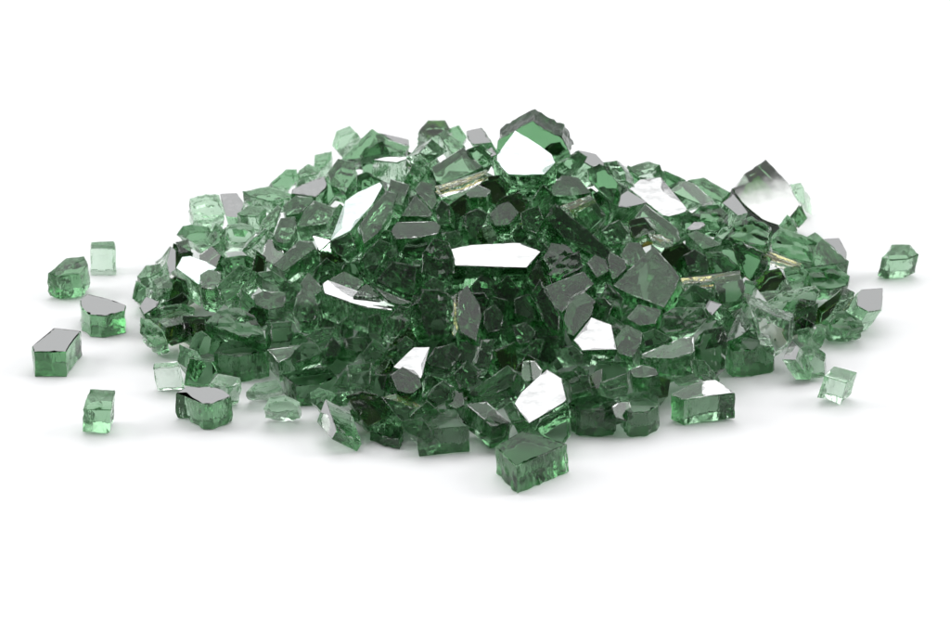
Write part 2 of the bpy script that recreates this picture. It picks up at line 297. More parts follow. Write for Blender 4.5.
('big dark green six-sided chip, nearest of those right of the ribbed upper right chip','d',(75.04,17.93,5.19),(0,-0.5413,0.8409),6.31,((-2.58,-3.78),(2.35,-3.27),(4.74,-2.51),(1.73,1.07),(-2.14,4.92),(-4.13,3.63))),
('grey mirrored five-sided chip, second of those right of the ribbed upper right chip','m c',(76.73,19.63,4.61),(0.2904,-0.295,0.9103),6.31,((-1.27,-1.05),(1.72,-3.61),(2.2,-0.57),(0.69,3.45),(-3.34,1.81))),
('big rough dark green six-sided chip just upper right of the frosted leaf-shaped chip','r d',(74.74,4.89,5.11),(0,-0.6616,0.7499),6.31,((-3.94,-2.15),(-0.17,-2.61),(3.65,-1.46),(4.16,0.62),(1.32,3.16),(-5.03,2.46))),
('olive gold chip in the shadow of the right flank','b',(61.68,-6.07,10.02),(-0.2391,-0.7086,0.6639),6.31,((-2.09,-2.36),(1.18,-2.24),(3.42,0.23),(2.03,2.62),(-1.07,2.11),(-3.49,-0.35))),
('big dark green six-sided chip just left of the ribbed upper right chip','d e',(58.26,0.37,12.31),(-0.4505,-0.7157,0.5336),6.31,((-1.5,-2.78),(0.5,-4.51),(2.58,-1.26),(3.44,1.16),(-1.39,3.98),(-3.65,3.43))),
('green five-sided chip just above the frosted leaf-shaped chip','',(67.68,1.25,7.79),(-0.1451,-0.6565,0.7403),6.31,((-1.78,-2.36),(1.42,-1.6),(2.55,0.26),(0.5,2.14),(-2.7,1.57))),
('big dark green five-sided chip just below the pointed grey lens facet','d',(44.65,-8.18,15.13),(0.296,-0.6248,0.7225),6.31,((-1.62,-2.83),(2.54,-2.07),(2.26,1.41),(-0.34,2.61),(-2.84,0.89))),
('big dark green five-sided chip just lower right of the pointed grey lens facet','d',(51.78,-5.11,13.34),(-0.3294,-0.6496,0.6852),6.31,((-2.51,-1.91),(1.9,-2.3),(3.46,-1.31),(0.3,2.53),(-3.16,3))),
('big dark green six-sided chip just above the bulky right block','d',(52.04,-13.95,11.14),(0.054,-0.626,0.7779),6.31,((-2.92,-1.22),(-1.49,-3.24),(2.24,-2.52),(3.27,0.4),(2.09,4.1),(-3.18,2.5))),
('green six-sided chip just upper right of the rounded right slope chip','',(45.04,-18.26,12.23),(0.1814,-0.7024,0.6883),6.31,((-0.34,-2.02),(1.11,-1.55),(3.33,0.28),(1.36,1.46),(-1.34,2.41),(-4.11,-0.58))),
('small torn grey mirrored sliver on the right slope','m',(49.77,-22.06,10.48),(-0.5148,-0.259,0.8172),6.31,((-1.6,0.24),(-0.17,-2.97),(2.48,-0.86),(0.94,0.31),(-1.67,3.3))),
('rounded many-sided chip low on the right slope','r',(41.01,-27.61,10.48),(0.2024,-0.6286,0.7509),6.31,((-3.53,-3.19),(-0.49,-2.5),(3.72,-0.89),(5.68,1.12),(4.41,3.44),(-1.11,2.91),(-3.8,1.24),(-4.83,-2.1))),
('green five-sided chip just below the streaked grey shard','',(34.01,-28.97,11.67),(0,-0.5413,0.8409),6.31,((-0.9,-2.28),(2.12,-1.8),(3.62,1.52),(-1.17,2.95),(-3.67,-0.38))),
('grey squarish facet right of the white house-shaped facet','y',(31.14,-36.5,9.72),(-0.1533,-0.5548,0.8177),6.31,((-2.22,-2.42),(0.55,-3.81),(2.42,-0.76),(2.69,1.99),(-0.48,4.14),(-2.96,0.88))),
('dark green five-sided chip just upper left of the tall frosted block','d',(36.14,-34.03,9.78),(0,-0.6616,0.7499),6.31,((-2.2,-2),(1.81,-1.13),(3.24,-0.04),(-0.12,2.13),(-2.74,1.04))),
('tall frosted block with slanted top above the long brick-like chunk','r y',(38.45,-37.66,7.74),(0.0559,-0.1913,0.9799),6.31,((-5.47,-3.62),(0.52,-3.51),(5.24,-0.82),(5.31,4.57),(2.87,4.04),(-0.05,1.8),(-2.73,-0.08),(-5.61,-2.3))),
('green six-sided chip just lower left of the tall frosted block','',(33.52,-44.6,6.4),(-0.0333,-0.3931,0.9189),6.31,((-2.41,-1.28),(0.15,-1.62),(2.93,-0.91),(2.4,0.93),(-0.33,2.06),(-2.74,0.82))),
('rough pale green five-sided chip just lower right of the tall frosted block','r c',(41.78,-40.84,6.83),(-0.2266,-0.7486,0.6231),6.31,((-2.11,-1.85),(0.04,-1.79),(2.2,-1.18),(1.91,3.21),(-2.06,1.61))),
('pale green five-sided chip just above the white-topped brick-like chunk','c',(46.45,-39.99,5.97),(-0.308,-0.5997,0.7386),6.31,((-1.07,-1.17),(1.14,-2.23),(1.37,-0.42),(0.22,1.59),(-1.66,2.24))),
('house-shaped white mirrored facet right of centre, lower half of heap','g c',(23.85,-37.63,11.22),(0.0582,-0.5317,0.8449),6.31,((-2.14,1.75),(-4.58,-0.94),(-2.82,-3.45),(-0.43,-2.9),(4.15,-2.96),(3.44,1.01),(3.28,2.9),(-0.89,4.64))),
('broad grey faceted shard in the middle of the heap','r y',(19.16,-25.19,15.43),(-0.1332,-0.5692,0.8113),6.31,((-3.47,-2.26),(-1.27,-4.75),(1,-0.97),(5.29,1.49),(3.11,4.71),(-4.65,1.8))),
('big green many-sided chip, nearest of those upper left of the white house-shaped facet','y',(21.49,-30.83,13.41),(-0.2807,-0.5662,0.775),6.31,((-2.31,-4.31),(-0.87,-4.98),(2.7,-1.2),(3.59,2.55),(1.55,4.71),(-1.58,3.82),(-3.09,-0.54))),
('big rough dark green six-sided chip, second of those lower left of the long near-black slab','r d',(17.73,-19.82,18.32),(0.0965,-0.6241,0.7753),6.31,((-2.52,-3.37),(-0.65,-2.45),(3.86,0.67),(3.16,4.39),(-0.6,2.12),(-3.24,-1.33))),
('dark green five-sided chip just lower right of the long near-black slab','d',(25.01,-16.46,17.49),(0.0375,-0.5771,0.8158),6.31,((-0.44,-3.07),(2.03,-1.41),(1.56,1.41),(-0.69,2.57),(-2.46,0.51))),
('dark green five-sided chip just upper left of the streaked grey shard','d',(28.57,-15.61,17.27),(0.0678,-0.6125,0.7876),6.31,((-1.78,-0.39),(-0.75,-3.61),(2.2,-0.66),(1.69,1.37),(-1.36,3.3))),
('dark green five-sided chip just above the white house-shaped facet','d',(26.97,-27.6,14.3),(-0.3904,-0.6988,0.5994),6.31,((-1.45,-0.89),(1.05,-2.56),(2.15,-0.24),(0.02,2.1),(-1.79,1.6))),
('long white mirrored bar facet at the middle of the heap','g c',(3.9,-15.61,18.55),(0.0669,-0.3029,0.9507),6.31,((-8.81,-1.27),(-8.19,-3.97),(-1.07,-3.74),(6.46,-3.48),(8.13,-0.61),(9.38,1.63),(6.13,4.15),(3.05,3.92),(-5.15,2.68),(-9.84,0.79))),
('big mint-white mirrored facet at the summit of the heap','g t c',(10.25,9.34,29.53),(0.0175,-0.4016,0.9156),6.31,((-4.65,3.51),(-6.34,0.29),(-5.1,-2.29),(-3.44,-4.56),(-0.12,-4.79),(4.25,-4.43),(3.85,-3),(6.59,-0.94),(5.79,1.65),(1.03,6.23),(-1.89,8.52))),
("topmost grey green chunk crowning the heap behind the summit's white facet",'d r',(12.61,25.62,29.86),(-0.1333,-0.9909,-0.016),6.31,((-2.62,-4.6),(4.89,-3.94),(8.3,-2.35),(6.32,2.15),(2.47,3.55),(0.1,5.48),(-4.16,2.71),(-7.36,0.45),(-8,-3.52))),
('green five-sided chip, nearest of those right of the mint-white summit facet','',(20.11,19.81,26.02),(0.3755,-0.6746,0.6355),6.31,((-1.36,-2.04),(1.41,-1.07),(2.82,1.45),(0.26,2.43),(-3.11,-0.75))),
('olive gold domed chip on the skyline left of the summit','b',(-9.22,79.17,9.02),(0.0333,-0.661,0.7496),6.31,((-1.63,-2.32),(1.11,-1.51),(3.62,-0.2),(2.24,2.34),(-1.65,2.27),(-3.69,-0.57))),
('box-shaped chip with pale framed face just below the golden domed chip','c',(-10.52,20.64,28.33),(0.4342,-0.7561,0.4896),6.31,((-0.93,-2.93),(3.84,0.5),(0.1,2.87),(-3,-0.43))),
('green four-sided chip just lower right of the golden domed chip','y',(-5.1,40.42,21.75),(-0.0891,-0.6316,0.7702),6.31,((0.61,-3.48),(3.22,-1.39),(-1.16,3.03),(-2.68,1.86))),
('large slanted chip above an added golden glint chip, left of the summit','',(-4.17,10.65,27.39),(0.0671,-0.5589,0.8265),6.31,((-4.09,-3.25),(-2.75,-4.1),(1.23,-1.89),(5.79,0.58),(3.51,2.98),(1.6,5.64),(-5.25,0.09))),
('small green five-sided chip, nearest of those right of the golden domed chip','',(-4.11,80.6,7.82),(0.0667,-0.8014,0.5944),6.31,((-1.38,-0.45),(0.92,-2.54),(2.07,-0.63),(0.23,2.18),(-1.84,1.43))),
('grey mirrored five-sided chip, second of those right of the golden domed chip','m',(1.43,49.76,18.2),(-0.4101,-0.2902,0.8646),6.31,((-2.08,0.59),(-0.87,-2.35),(3.94,-3.97),(1.31,2.69),(-2.33,3.08))),
('big green six-sided chip, second of those left of the mint-white summit facet','',(0.32,14.22,29.68),(0.2374,-0.7534,0.6132),6.31,((-2.35,-0.2),(-0.83,-2.8),(2.61,-1.78),(3,0.76),(0.32,2.7),(-2.74,1.32))),
('small grey mirrored four-sided chip, nearest of those left of the mint-white summit facet','m',(4.66,14.21,28.98),(-0.4101,-0.2902,0.8646),6.31,((-0.01,-1.6),(1.37,-1.29),(0.24,1.81),(-1.61,1.08))),
('small grey mirrored slender chip, second of those above the thin white sliver','m',(-18.79,76.11,6.54),(0.3962,-0.2808,0.8742),6.31,((-0.78,-1.26),(2.92,-0.93),(2.64,1.78),(-4.76,0.41))),
('dark green five-sided chip, nearest of those above the thin white sliver','d',(-18.64,58.23,13.63),(-0.0231,-0.6609,0.7501),6.31,((-2.48,-2.08),(3.2,-1.73),(3.95,-0.26),(-1,1.7),(-3.67,2.37))),
('thin white mirrored sliver facet on the upper left slope','g',(-17.93,28.94,20.94),(-0.0363,-0.2407,0.9699),6.31,((-1.28,-0.73),(1.31,-1.22),(4.94,0.77),(-1.1,1.07),(-3.87,0.12))),
('big dark peaked chunk with light upper edge on left skyline','d',(-24.23,54.54,14.43),(0.2064,-0.6438,0.7368),6.31,((-1.47,-2.67),(3.52,-1.24),(3.69,2.91),(0.73,4.9),(-6.44,-3.86))),
('pale round-topped chip on the skyline behind the dark peaked chunk','c',(-29.3,70.68,10.54),(-0.2201,-0.7409,0.6346),6.31,((-1.27,-2.77),(0.41,-2.03),(3.32,1.19),(1.62,3.03),(-1.53,1.97),(-2.55,-1.39))),
('green five-sided chip just left of the dark peaked chunk on skyline','',(-34.07,60.29,9.29),(-0.0056,-0.6538,0.7566),6.31,((-1.95,-1.26),(-0.12,-2.16),(1.85,0.08),(2.02,2.11),(-1.8,1.22))),
('green five-sided chip just upper left of the white leaf-shaped facet','',(-36.91,46.46,12.14),(0.1617,-0.6006,0.783),6.31,((-2.03,-1.97),(1.93,-0.69),(2.7,0.75),(-0.32,1.84),(-2.27,0.06))),
('green six-sided chip, second of those above the long grey tile slab','',(-42.42,44.93,11.36),(0.2733,-0.7177,0.6405),6.31,((-2.77,-2.07),(0.88,-2.15),(2.67,0.11),(2.43,2.6),(-0,2.37),(-3.19,-0.86))),
('light grey mirrored facet on the upper left slope','m',(-35.92,26.6,14.82),(0.0739,-0.1816,0.9806),6.31,((-3.79,-2.04),(-1.21,-2.14),(1.62,-2.99),(4.04,1.56),(3.03,5.76),(-3.65,-0.08))),
('big green slender chip, second of those right of the pale frosted cube','',(-44.34,29.53,13.86),(0.0263,-0.6473,0.7618),6.31,((-4.15,-0.63),(0.14,-1.88),(5.92,-0.5),(4.35,0.35),(-0.34,2.02),(-5.93,0.64))),
('big dark green six-sided chip just lower left of the dark peaked chunk on skyline','d',(-28.42,29.59,18.25),(-0.0727,-0.5896,0.8044),6.31,((-2.35,-2.6),(0.79,-4.54),(3.06,-0.59),(2.61,3.05),(-0.92,4.11),(-3.19,0.59))),
('slender leaf-shaped white facet standing on the left slope','g t c',(-23.91,5.88,20.1),(-0.2196,-0.5587,0.7998),6.31,((-1.25,-4.97),(-0.64,-3.34),(3.39,0.77),(5.48,5.16),(4.82,6.24),(0.09,4.42),(-2.68,2.58),(-3.42,-3.95),(-5.73,-6.81))),
('pale green slender chip, nearest of those left of the white leaf-shaped facet','c',(-28.25,6.24,18.79),(-0.4325,-0.6869,0.5841),6.31,((-1.18,-2.98),(1.19,-1.08),(1.51,3.14),(0.23,2.12),(-1.76,-1.2))),
('bright green slab right beside the slender white leaf-shaped facet','',(-20.33,-2.01,22.46),(0.1454,-0.5916,0.793),6.31,((-2.95,-7.25),(0.11,-4.34),(2.77,1),(3.9,5.35),(1.54,6.05),(-1.14,2.23),(-4.18,-2.92))),
('big green six-sided chip, nearest of those upper right of the curved white band','',(-20.92,-14.68,19.32),(0.2135,-0.7227,0.6573),6.31,((-2.27,-2.4),(-0.54,-3.85),(2.1,-0.12),(2.84,3.1),(0.73,3.75),(-2.86,-0.46))),
('green five-sided chip just below the white leaf-shaped facet','',(-26.39,-7.81,18.49),(-0.2546,-0.7024,0.6647),6.31,((-1.77,-1.24),(0.11,-2.55),(2.87,-0.52),(1.53,3.01),(-2.74,1.31))),
('big green six-sided chip, second of those left of the white leaf-shaped facet','y',(-33.33,9.91,17.07),(-0.0738,-0.6039,0.7937),6.31,((-0.65,-2.38),(2.72,-2.04),(4.55,1.74),(-0.36,3.88),(-2.43,1.55),(-3.81,-2.73))),
('big green six-sided chip, nearest of those upper left of the long grey tile slab','',(-39.88,6.37,15.2),(0.0422,-0.6012,0.798),6.31,((-1.62,-2.77),(0.64,-3.15),(2.44,0.56),(1.99,3.59),(-1.02,3.08),(-2.41,-1.28))),
('green six-sided chip, nearest of those above the long grey tile slab','y',(-37.55,19.4,15.61),(-0.0013,-0.6099,0.7925),6.31,((-2.59,-2.76),(0.37,-2.27),(3.28,0.89),(2.83,1.87),(-0.59,2.36),(-3.3,-0.08))),
('long grey tile-like slab lying slantwise on the left slope','y',(-36.89,-3.4,14.18),(-0.0991,-0.5914,0.8003),6.31,((-2.28,-4.11),(0.99,-1.45),(4.27,1.22),(3.4,2.94),(0.67,3.34),(-2.19,0.4),(-4.84,-2.31))),
('green slender chip, second of those upper left of the long grey tile slab','y',(-43.65,16.66,13.62),(0.1994,-0.6033,0.7722),6.31,((-1.48,-4.11),(0.6,-1.72),(1.99,2.78),(1.11,3.66),(-2.21,-0.58))),
('green slender chip just left of the long grey tile slab','',(-45.32,9.1,12.43),(-0.3214,-0.6726,0.6666),6.31,((-1.96,-2.16),(0.83,-0.4),(2.91,1.81),(2.18,2.6),(-0.95,0.18),(-3.02,-2.03))),
('green slender chip, nearest of those right of the pale frosted cube','',(-48.39,25.68,10.78),(0,-0.4715,0.8819),6.31,((-2.1,-1.15),(1.99,-1.43),(3.4,1.05),(-0.5,1.87),(-2.78,-0.33))),
('pale frosted cube at the upper left corner of the heap','c',(-58.28,31.99,9.6),(0.1042,-0.5784,0.809),6.31,((-2.94,-3.71),(1.12,-3.23),(3.79,-1.47),(2.45,3.24),(-0.48,3.28),(-3.94,1.92))),
('pale mint chip with grey top right next to the pale frosted cube','c m',(-52.34,34.64,7.83),(-0.1206,-0.2018,0.972),6.31,((-1.3,-4.24),(1.16,-5.04),(2.65,-0),(0.64,4.55),(-3.15,4.82))),
('green six-sided chip just lower left of the pale frosted cube','',(-59.77,26.07,6.51),(-0.3457,-0.5985,0.7227),6.31,((0.02,-2.35),(2.99,-2.43),(3.72,0.69),(-0.36,2.06),(-2.49,1.99),(-3.9,0.06))),
('big pale green many-sided chip just lower right of the pale frosted cube','c',(-50.57,15.31,11.33),(0.232,-0.6998,0.6756),6.31,((-3.16,-0.82),(-2.15,-2.77),(1.32,-2.07),(3.21,-0.07),(2.98,1.74),(0.64,2.36),(-2.83,1.65))),
('rough green five-sided chip just below the pale frosted cube','r',(-54.87,18.73,8.71),(-0.1298,-0.5642,0.8154),6.31,((-0.67,-2.92),(1.24,-1.95),(1.3,1.88),(-0.12,3.13),(-1.75,-0.13))),
('dark green four-sided chip just upper left of the white fin at left end','d',(-62.35,17.92,6.49),(0.0354,-0.5952,0.8028),6.31,((-0.81,-1.96),(1.69,-1.13),(0.9,1.97),(-1.78,1.13))),
('grey mirrored slender chip just left of the white fin at left end','m c',(-66.25,12.54,5.06),(0.5275,-0.2674,0.8063),6.31,((-0.42,-5),(1.31,-2.14),(0.89,3.93),(-0.6,4.33),(-1.18,-1.06))),
('white fin-shaped mirrored facet at the left end of the heap','g t c',(-58.68,4.52,6.62),(0.0185,-0.218,0.9758),6.31,((0.95,-6.25),(1.54,-2.06),(4.37,-0.24),(2.14,1.81),(-1.56,3.84),(-3.23,3.44),(-4.23,-0.46))),
('green six-sided chip just lower right of the white fin at left end','',(-54.99,-2.8,7.45),(0,-0.3063,0.952),6.31,((-1.92,-2.88),(0.81,-3.5),(2.31,-0.41),(1.96,2.38),(-0.79,3),(-2.37,1.45))),
('ridged slanted slab with pale right edge beside the white fin','',(-48.77,-6.68,9.64),(-0.2633,-0.7143,0.6484),6.31,((-2.79,-3.97),(-0.53,-3.22),(2.99,0.44),(3.7,2.83),(0.83,4.02),(-4.21,-0.09))),
('clear pale chip at the extreme left tip of the heap','',(-68.87,10.82,3.82),(-0.0333,-0.6038,0.7965),6.31,((-1.98,-1.73),(0.55,-1.3),(2.82,0.35),(2.11,2.06),(-0.85,1.63),(-2.65,-1))),
('pale green five-sided chip just lower left of the white fin at left end','c',(-65.49,1.62,5.31),(0.152,-0.5509,0.8206),6.31,((-1.35,-1.81),(1.64,-1.31),(1.93,0.71),(0.36,2.12),(-2.58,0.29))),
('green five-sided chip, second of those upper left of the olive gold chip at left foot','',(-70.02,2.76,3.64),(-0.1333,-0.8337,0.5359),6.31,((-0.06,-2.08),(1,-1.04),(1.4,1.29),(-0.77,2.81),(-1.57,-0.99))),
('small light grey mirrored facet at the left foot of the heap','m',(-66.76,-8.86,4.14),(-0.2339,-0.2798,0.9311),6.31,((-0.93,-2.75),(1.75,-0.96),(2.3,0.45),(-0.92,3.19),(-2.21,0.08))),
('green slender chip, nearest of those upper left of the olive gold chip at left foot','',(-63.21,-9.34,4.81),(-0.4245,-0.6928,0.583),6.31,((-3.32,-0.81),(-1.21,-1.42),(4.37,-0.19),(4.54,1.1),(-0.24,1.09),(-4.18,0.23))),
('olive gold chip at the left foot of the heap','b',(-61.88,-17.7,5.19),(0.3889,-0.9146,0.1107),6.31,((-2.95,-0.68),(-1.5,-2.37),(1.89,-1.69),(3.26,0.39),(2,2.43),(-2.69,1.91))),
('big rough green many-sided chip just left of the olive gold chip at left foot','r',(-65.81,-19.85,4.57),(-0.0684,-0.7048,0.7061),6.31,((-2.45,-0.02),(-1.47,-1.04),(0.85,-3.08),(3.27,-2.15),(2.44,0.25),(-0.27,2.71),(-2.37,3.36))),
('big green six-sided chip just lower right of the olive gold chip at left foot','',(-54.35,-24.46,4.88),(-0.4306,-0.7603,0.4864),6.31,((-0.69,-2.61),(2.06,-2.07),(2.62,0.84),(0.23,2.7),(-1.34,2.26),(-2.88,-1.11))),
('big green five-sided chip just above the scalloped grey-topped chunk','v',(-54.41,-35.68,3.95),(-0.0667,-0.8575,0.5102),6.31,((1.23,-2.74),(3.02,0.26),(2,2.08),(-2.64,2.91),(-3.61,-2.51))),
('big barrel-shaped block on the left front edge','v F',(-47.03,-27.73,3.05),(0,0,1),6.04,((-0.36,-4.14),(5.34,-1.33),(5.01,1.02),(0.15,4.34),(-4.41,2.44),(-5.73,-2.27))),
('big rough green many-sided chip just above the barrel-shaped block','r',(-48.75,-22.06,7.3),(0,-0.6043,0.7967),6.31,((-2.61,-1.7),(2.11,-3.53),(5.94,-2.85),(3.78,1.74),(0.67,3.58),(-3.58,2.89),(-6.33,-0.1))),
('big dark green five-sided chip, second of those right of the barrel-shaped block','d',(-39.36,-28.57,8.55),(0.2665,-0.6356,0.7246),6.31,((-2.44,-2.64),(1.53,-1.8),(2.22,0.02),(1.62,2.67),(-2.91,1.75))),
('green four-sided chip, nearest of those right of the barrel-shaped block','',(-37.96,-35.39,6.23),(-0.0333,-0.3931,0.9189),6.31,((-1.25,-2.75),(3.06,0.04),(1.8,1.68),(-3.6,1.04))),
('green six-sided chip just left of the box with window-like face','',(-33.74,-35.67,7.23),(-0.1,-0.6566,0.7475),6.31,((-2.47,-2.32),(0.13,-1.56),(3.53,0.03),(2.28,2.04),(-0.55,2.38),(-2.91,-0.56))),
('tall green chip with bright lower corner, left of the curved white band','',(-34.36,-24.9,12.43),(0.0038,-0.6169,0.787),6.31,((-1.37,-3.26),(1.58,-4.07),(2.79,-0.58),(1.8,2.92),(-0.44,4.57),(-1.86,2.29),(-2.5,-1.83))),
('green four-sided chip just lower right of the long grey tile slab','y',(-33.1,-16.02,12.75),(-0.1055,-0.5792,0.8083),6.31,((0.42,-2.73),(2.65,-0.98),(-0.75,3.23),(-2.33,0.49))),
('green slender chip just lower left of the long grey tile slab','',(-41.68,-12.18,12.55),(0.0667,-0.6594,0.7488),6.31,((-2.22,-0.07),(-0.15,-0.9),(2.75,-2.61),(3.32,-0.35),(-0.22,2.24),(-3.49,1.7))),
('big dark green six-sided chip just lower right of the ridged slab beside white fin','d',(-42.13,-17.01,9.95),(-0.0064,-0.5858,0.8104),6.31,((-2.43,-1.21),(-0.04,-2.37),(3.29,-1.62),(3.54,1.85),(-1.19,2.26),(-3.17,1.1))),
('curved white mirrored band on the left half of the heap','g c',(-24.03,-24.47,12.79),(0.0174,-0.1983,0.98),6.31,((-6.6,1.14),(-1.25,-1.82),(2.42,-3.43),(7.27,-4.34),(7.84,-2.62),(4.36,0.03),(-1.11,0.24),(-5.95,5.99),(-7.13,4.92))),
('green four-sided chip just upper left of the curved white band','',(-25.73,-17.84,14.44),(-0.0667,-0.6021,0.7957),6.31,((0.97,-3.27),(3.58,-0.13),(-0.76,2.58),(-3.8,0.83))),
('green four-sided chip, nearest of those right of the curved white band','',(-21.01,-23.06,14.42),(-0.0667,-0.6021,0.7957),6.31,((1.84,-1.27),(2.44,-0.37),(-0.84,2.27),(-3.44,-0.62))),
('green five-sided chip just lower left of the curved white band','',(-30.51,-31.52,9.48),(-0.0667,-0.6594,0.7488),6.31,((-1.13,-1.98),(1.66,-0.53),(2.84,1.4),(0.01,1.49),(-3.38,-0.38))),
('dark green five-sided chip just upper left of the box with window-like face','d',(-29.17,-36.91,8.67),(0.2823,-0.6601,0.6961),6.31,((-0.84,-1.81),(0.89,-1.63),(1.89,0.64),(-0.04,2.94),(-1.9,-0.13))),
('green five-sided chip just upper right of the box with window-like face','',(-20.21,-39.11,9.12),(0.0172,-0.7051,0.7089),6.31,((-1.67,-1.69),(1.2,-1.67),(2.8,0.63),(0.08,3.09),(-2.4,-0.36))),
('dark green five-sided chip just above the box with window-like face','d',(-24.36,-36.48,9.48),(0.264,-0.6453,0.7169),6.31,((-2.24,-1.05),(0.55,-1.84),(2.61,-0.15),(1.71,1.95),(-2.62,1.1))),
('dull flat-topped chip low on the left front of the heap','v F',(-33.11,-37.96,2.35),(0,0,1),4.63,((-2.52,-4.78),(2.22,-3.87),(5.48,-0.23),(3.31,4.37),(-2.05,2.53),(-6.45,2.06))),
('box with pale glowing window-like face low on the front slope','c',(-22.47,-47.7,8.68),(-0.1036,-0.6913,0.7151),6.31,((-2.24,-1.79),(2.2,-2.51),(2.5,2.34),(-2.47,1.97))),
('green six-sided chip just lower left of the box with window-like face','',(-30.01,-48.79,3.99),(-0.258,-0.5974,0.7593),6.31,((-1.47,-1.32),(-0.33,-2.14),(0.91,-0.25),(2.66,0.72),(0.07,1.89),(-1.85,1.11))),
('big green six-sided chip just lower left of the white fish-shaped facet','',(-15.05,-46.3,5.95),(-0.3783,-0.6816,0.6263),6.31,((-2.57,-0.81),(-0.08,-2.17),(3.52,-1.48),(3.13,0.74),(-0.68,2.26),(-3.35,1.47))),
('golden-backed green slender chip, second of those below the white fish-shaped facet','b y k n',(-14.08,-52.25,5.37),(-0.074,-0.5381,0.8396),2.74,((0.46,-1.51),(3.8,-1.43),(-0.56,1.74),(-3.71,1.2))),
('big green slender chip just left of the dark front box','',(-15.9,-55.05,4.65),(0.4366,-0.7076,0.5556),6.31,((-1.36,-0.58),(0.88,-2.62),(3.49,-2.22),(3.1,0.68),(-1.75,2.14),(-4.34,2.59))),
('big green six-sided chip just above the dark front box','',(-7.67,-51.1,6.46),(0.3439,-0.6976,0.6286),6.31,((-0.88,-2.68),(2.42,-1.11),(2.78,1.44),(0.39,2.64),(-1.62,1.01),(-3.07,-1.28))),
('big dark green six-sided chip, nearest of those below the white fish-shaped facet','d',(-13.25,-50.49,7.73),(-0.0272,-0.5553,0.8312),6.31,((-1.87,-2.09),(0.85,-3.11),(3.04,-1),(2.17,1.37),(-0.91,3.39),(-3.27,1.46))),
('fish-shaped white mirrored facet low in the centre of the heap','g c',(-12.03,-43.78,8.31),(-0.0778,-0.5489,0.8322),6.31,((-3.14,-1.08),(0.24,-1.7),(1.64,-3.59),(2.22,-1.79),(1.81,-0.16),(3.37,3.69),(0.19,3.84),(-2.38,1.42),(-3.94,-0.58))),
('grey cube facet touching the white fish-shaped facet','',(-6.89,-42.41,9.49),(0.1545,-0.6093,0.7777),6.31,((-2.54,-2.16),(1.51,-2.83),(3.96,1.24),(2.02,3.04),(-1.51,1.99),(-3.42,-1.26))),
('big dark green five-sided chip just lower left of the vivid green chip','d',(-2.35,-47.2,8.09),(0.2724,-0.6989,0.6614),6.31,((-1.72,-3.11),(1.58,-1.72),(3.05,1.38),(-0.08,3.34),(-2.83,0.13))),
('vivid bright green chip glowing low in the centre of the heap','c',(1.58,-43.09,10.18),(0.1771,-0.637,0.7502),6.31,((-1.18,-2.73),(0.81,-2.38),(1.36,-0.19),(1.92,3.78),(-0.81,3.37),(-2.09,-1.83))),
('big dark green slender chip just below the vivid green chip','d',(4.32,-50.05,7.17),(-0.2504,-0.6077,0.7537),6.31,((-4.26,-2.15),(-0.84,-2.54),(3.61,-1.23),(5,1.9),(2.95,3.98),(-1.17,1.34),(-5.3,-1.29))),
('green five-sided chip just lower left of the white shield facet','',(7.97,-56.53,4.4),(-0.1961,-0.6232,0.7571),6.31,((-0.38,-1.94),(1.62,-1.93),(0.97,0.45),(-0.36,2.37),(-1.87,1.06))),
('green five-sided chip just above the foremost diamond block','',(9.8,-59.52,3.24),(-0.1685,-0.7297,0.6626),6.31,((-1,-1.25),(0.99,-1.34),(1.66,0.33),(0.34,1.41),(-1.99,0.84))),
("tall green chip with bright bottom right under the heap's middle",'r',(-8.76,-33.16,15.93),(0.3677,-0.7408,0.5622),6.31,((-2.76,-3.45),(-1.58,-5.23),(2.74,-4.52),(3.72,-0.31),(3.52,3.44),(1.15,4.37),(-2.79,4.43),(-3.95,1.32))),
('green five-sided chip just above the tall bright-bottomed chip','',(-8.59,-22.96,16.47),(0.1644,-0.6708,0.7232),6.31,((-0.92,-1.15),(1.47,-1.16),(1.94,0.58),(-0.29,1.62),(-2.2,0.12))),
('big rough green many-sided chip just lower right of the grey-topped wedge','r',(-7.35,-18.68,20.22),(0.0516,-0.7115,0.7008),6.31,((0.18,-4.36),(3,-2.9),(3.18,0.12),(1.85,3.92),(-1.18,4.67),(-3.43,1.4),(-3.6,-2.82))),
('dark crystal-shaped chip standing below the long white bar','d',(-1.52,-32.25,14.2),(0.07,-0.5552,0.8288),6.31,((-1.65,-4.8),(1.48,-6.81),(2.77,-0.75),(2.22,2.26),(-0.19,6.5),(-2.05,4.68),(-2.59,-0.97))),
('green six-sided chip just above the vivid green chip','',(2.91,-34.16,13.82),(0.1897,-0.6338,0.7499),6.31,((-1.82,-1.19),(-0.93,-3.04),(1.58,-2.25),(2.3,1.11),(0.52,3.47),(-1.64,1.92))),
('green six-sided chip just upper right of the vivid green chip','',(8.38,-37.04,12.33),(0.42,-0.6349,0.6485),6.31,((-1.94,-0.94),(-0.86,-2.52),(1.69,-1.43),(2.8,0.85),(0.62,2.61),(-2.3,1.45))),
('big dark green slender chip, second of those upper left of the white house-shaped facet','d',(14.96,-31.47,15.71),(-0.2252,-0.7121,0.665),6.31,((-1.54,-0.03),(-0.03,-4.09),(2.46,-5.46),(2.68,-1.53),(0.78,1.78),(-1.31,6.12),(-3.06,3.26))),
('big dark green six-sided chip just lower right of the long white bar','d',(9.96,-29.99,14.62),(0.2367,-0.6985,0.6754),6.31,((-2.66,-1.15),(-0.31,-2.07),(3.31,-2.52),(2.42,0.76),(0.26,3.19),(-3.01,1.8))),
('vivid green chip at the right tip of the curved white band','c r',(-15.68,-32.6,13.46),(0.1955,-0.6957,0.6912),6.31,((-2.03,-2.13),(-0.01,-2.75),(2.36,-0.67),(2.34,2.8),(-0.05,3.01),(-2.6,-0.25))),
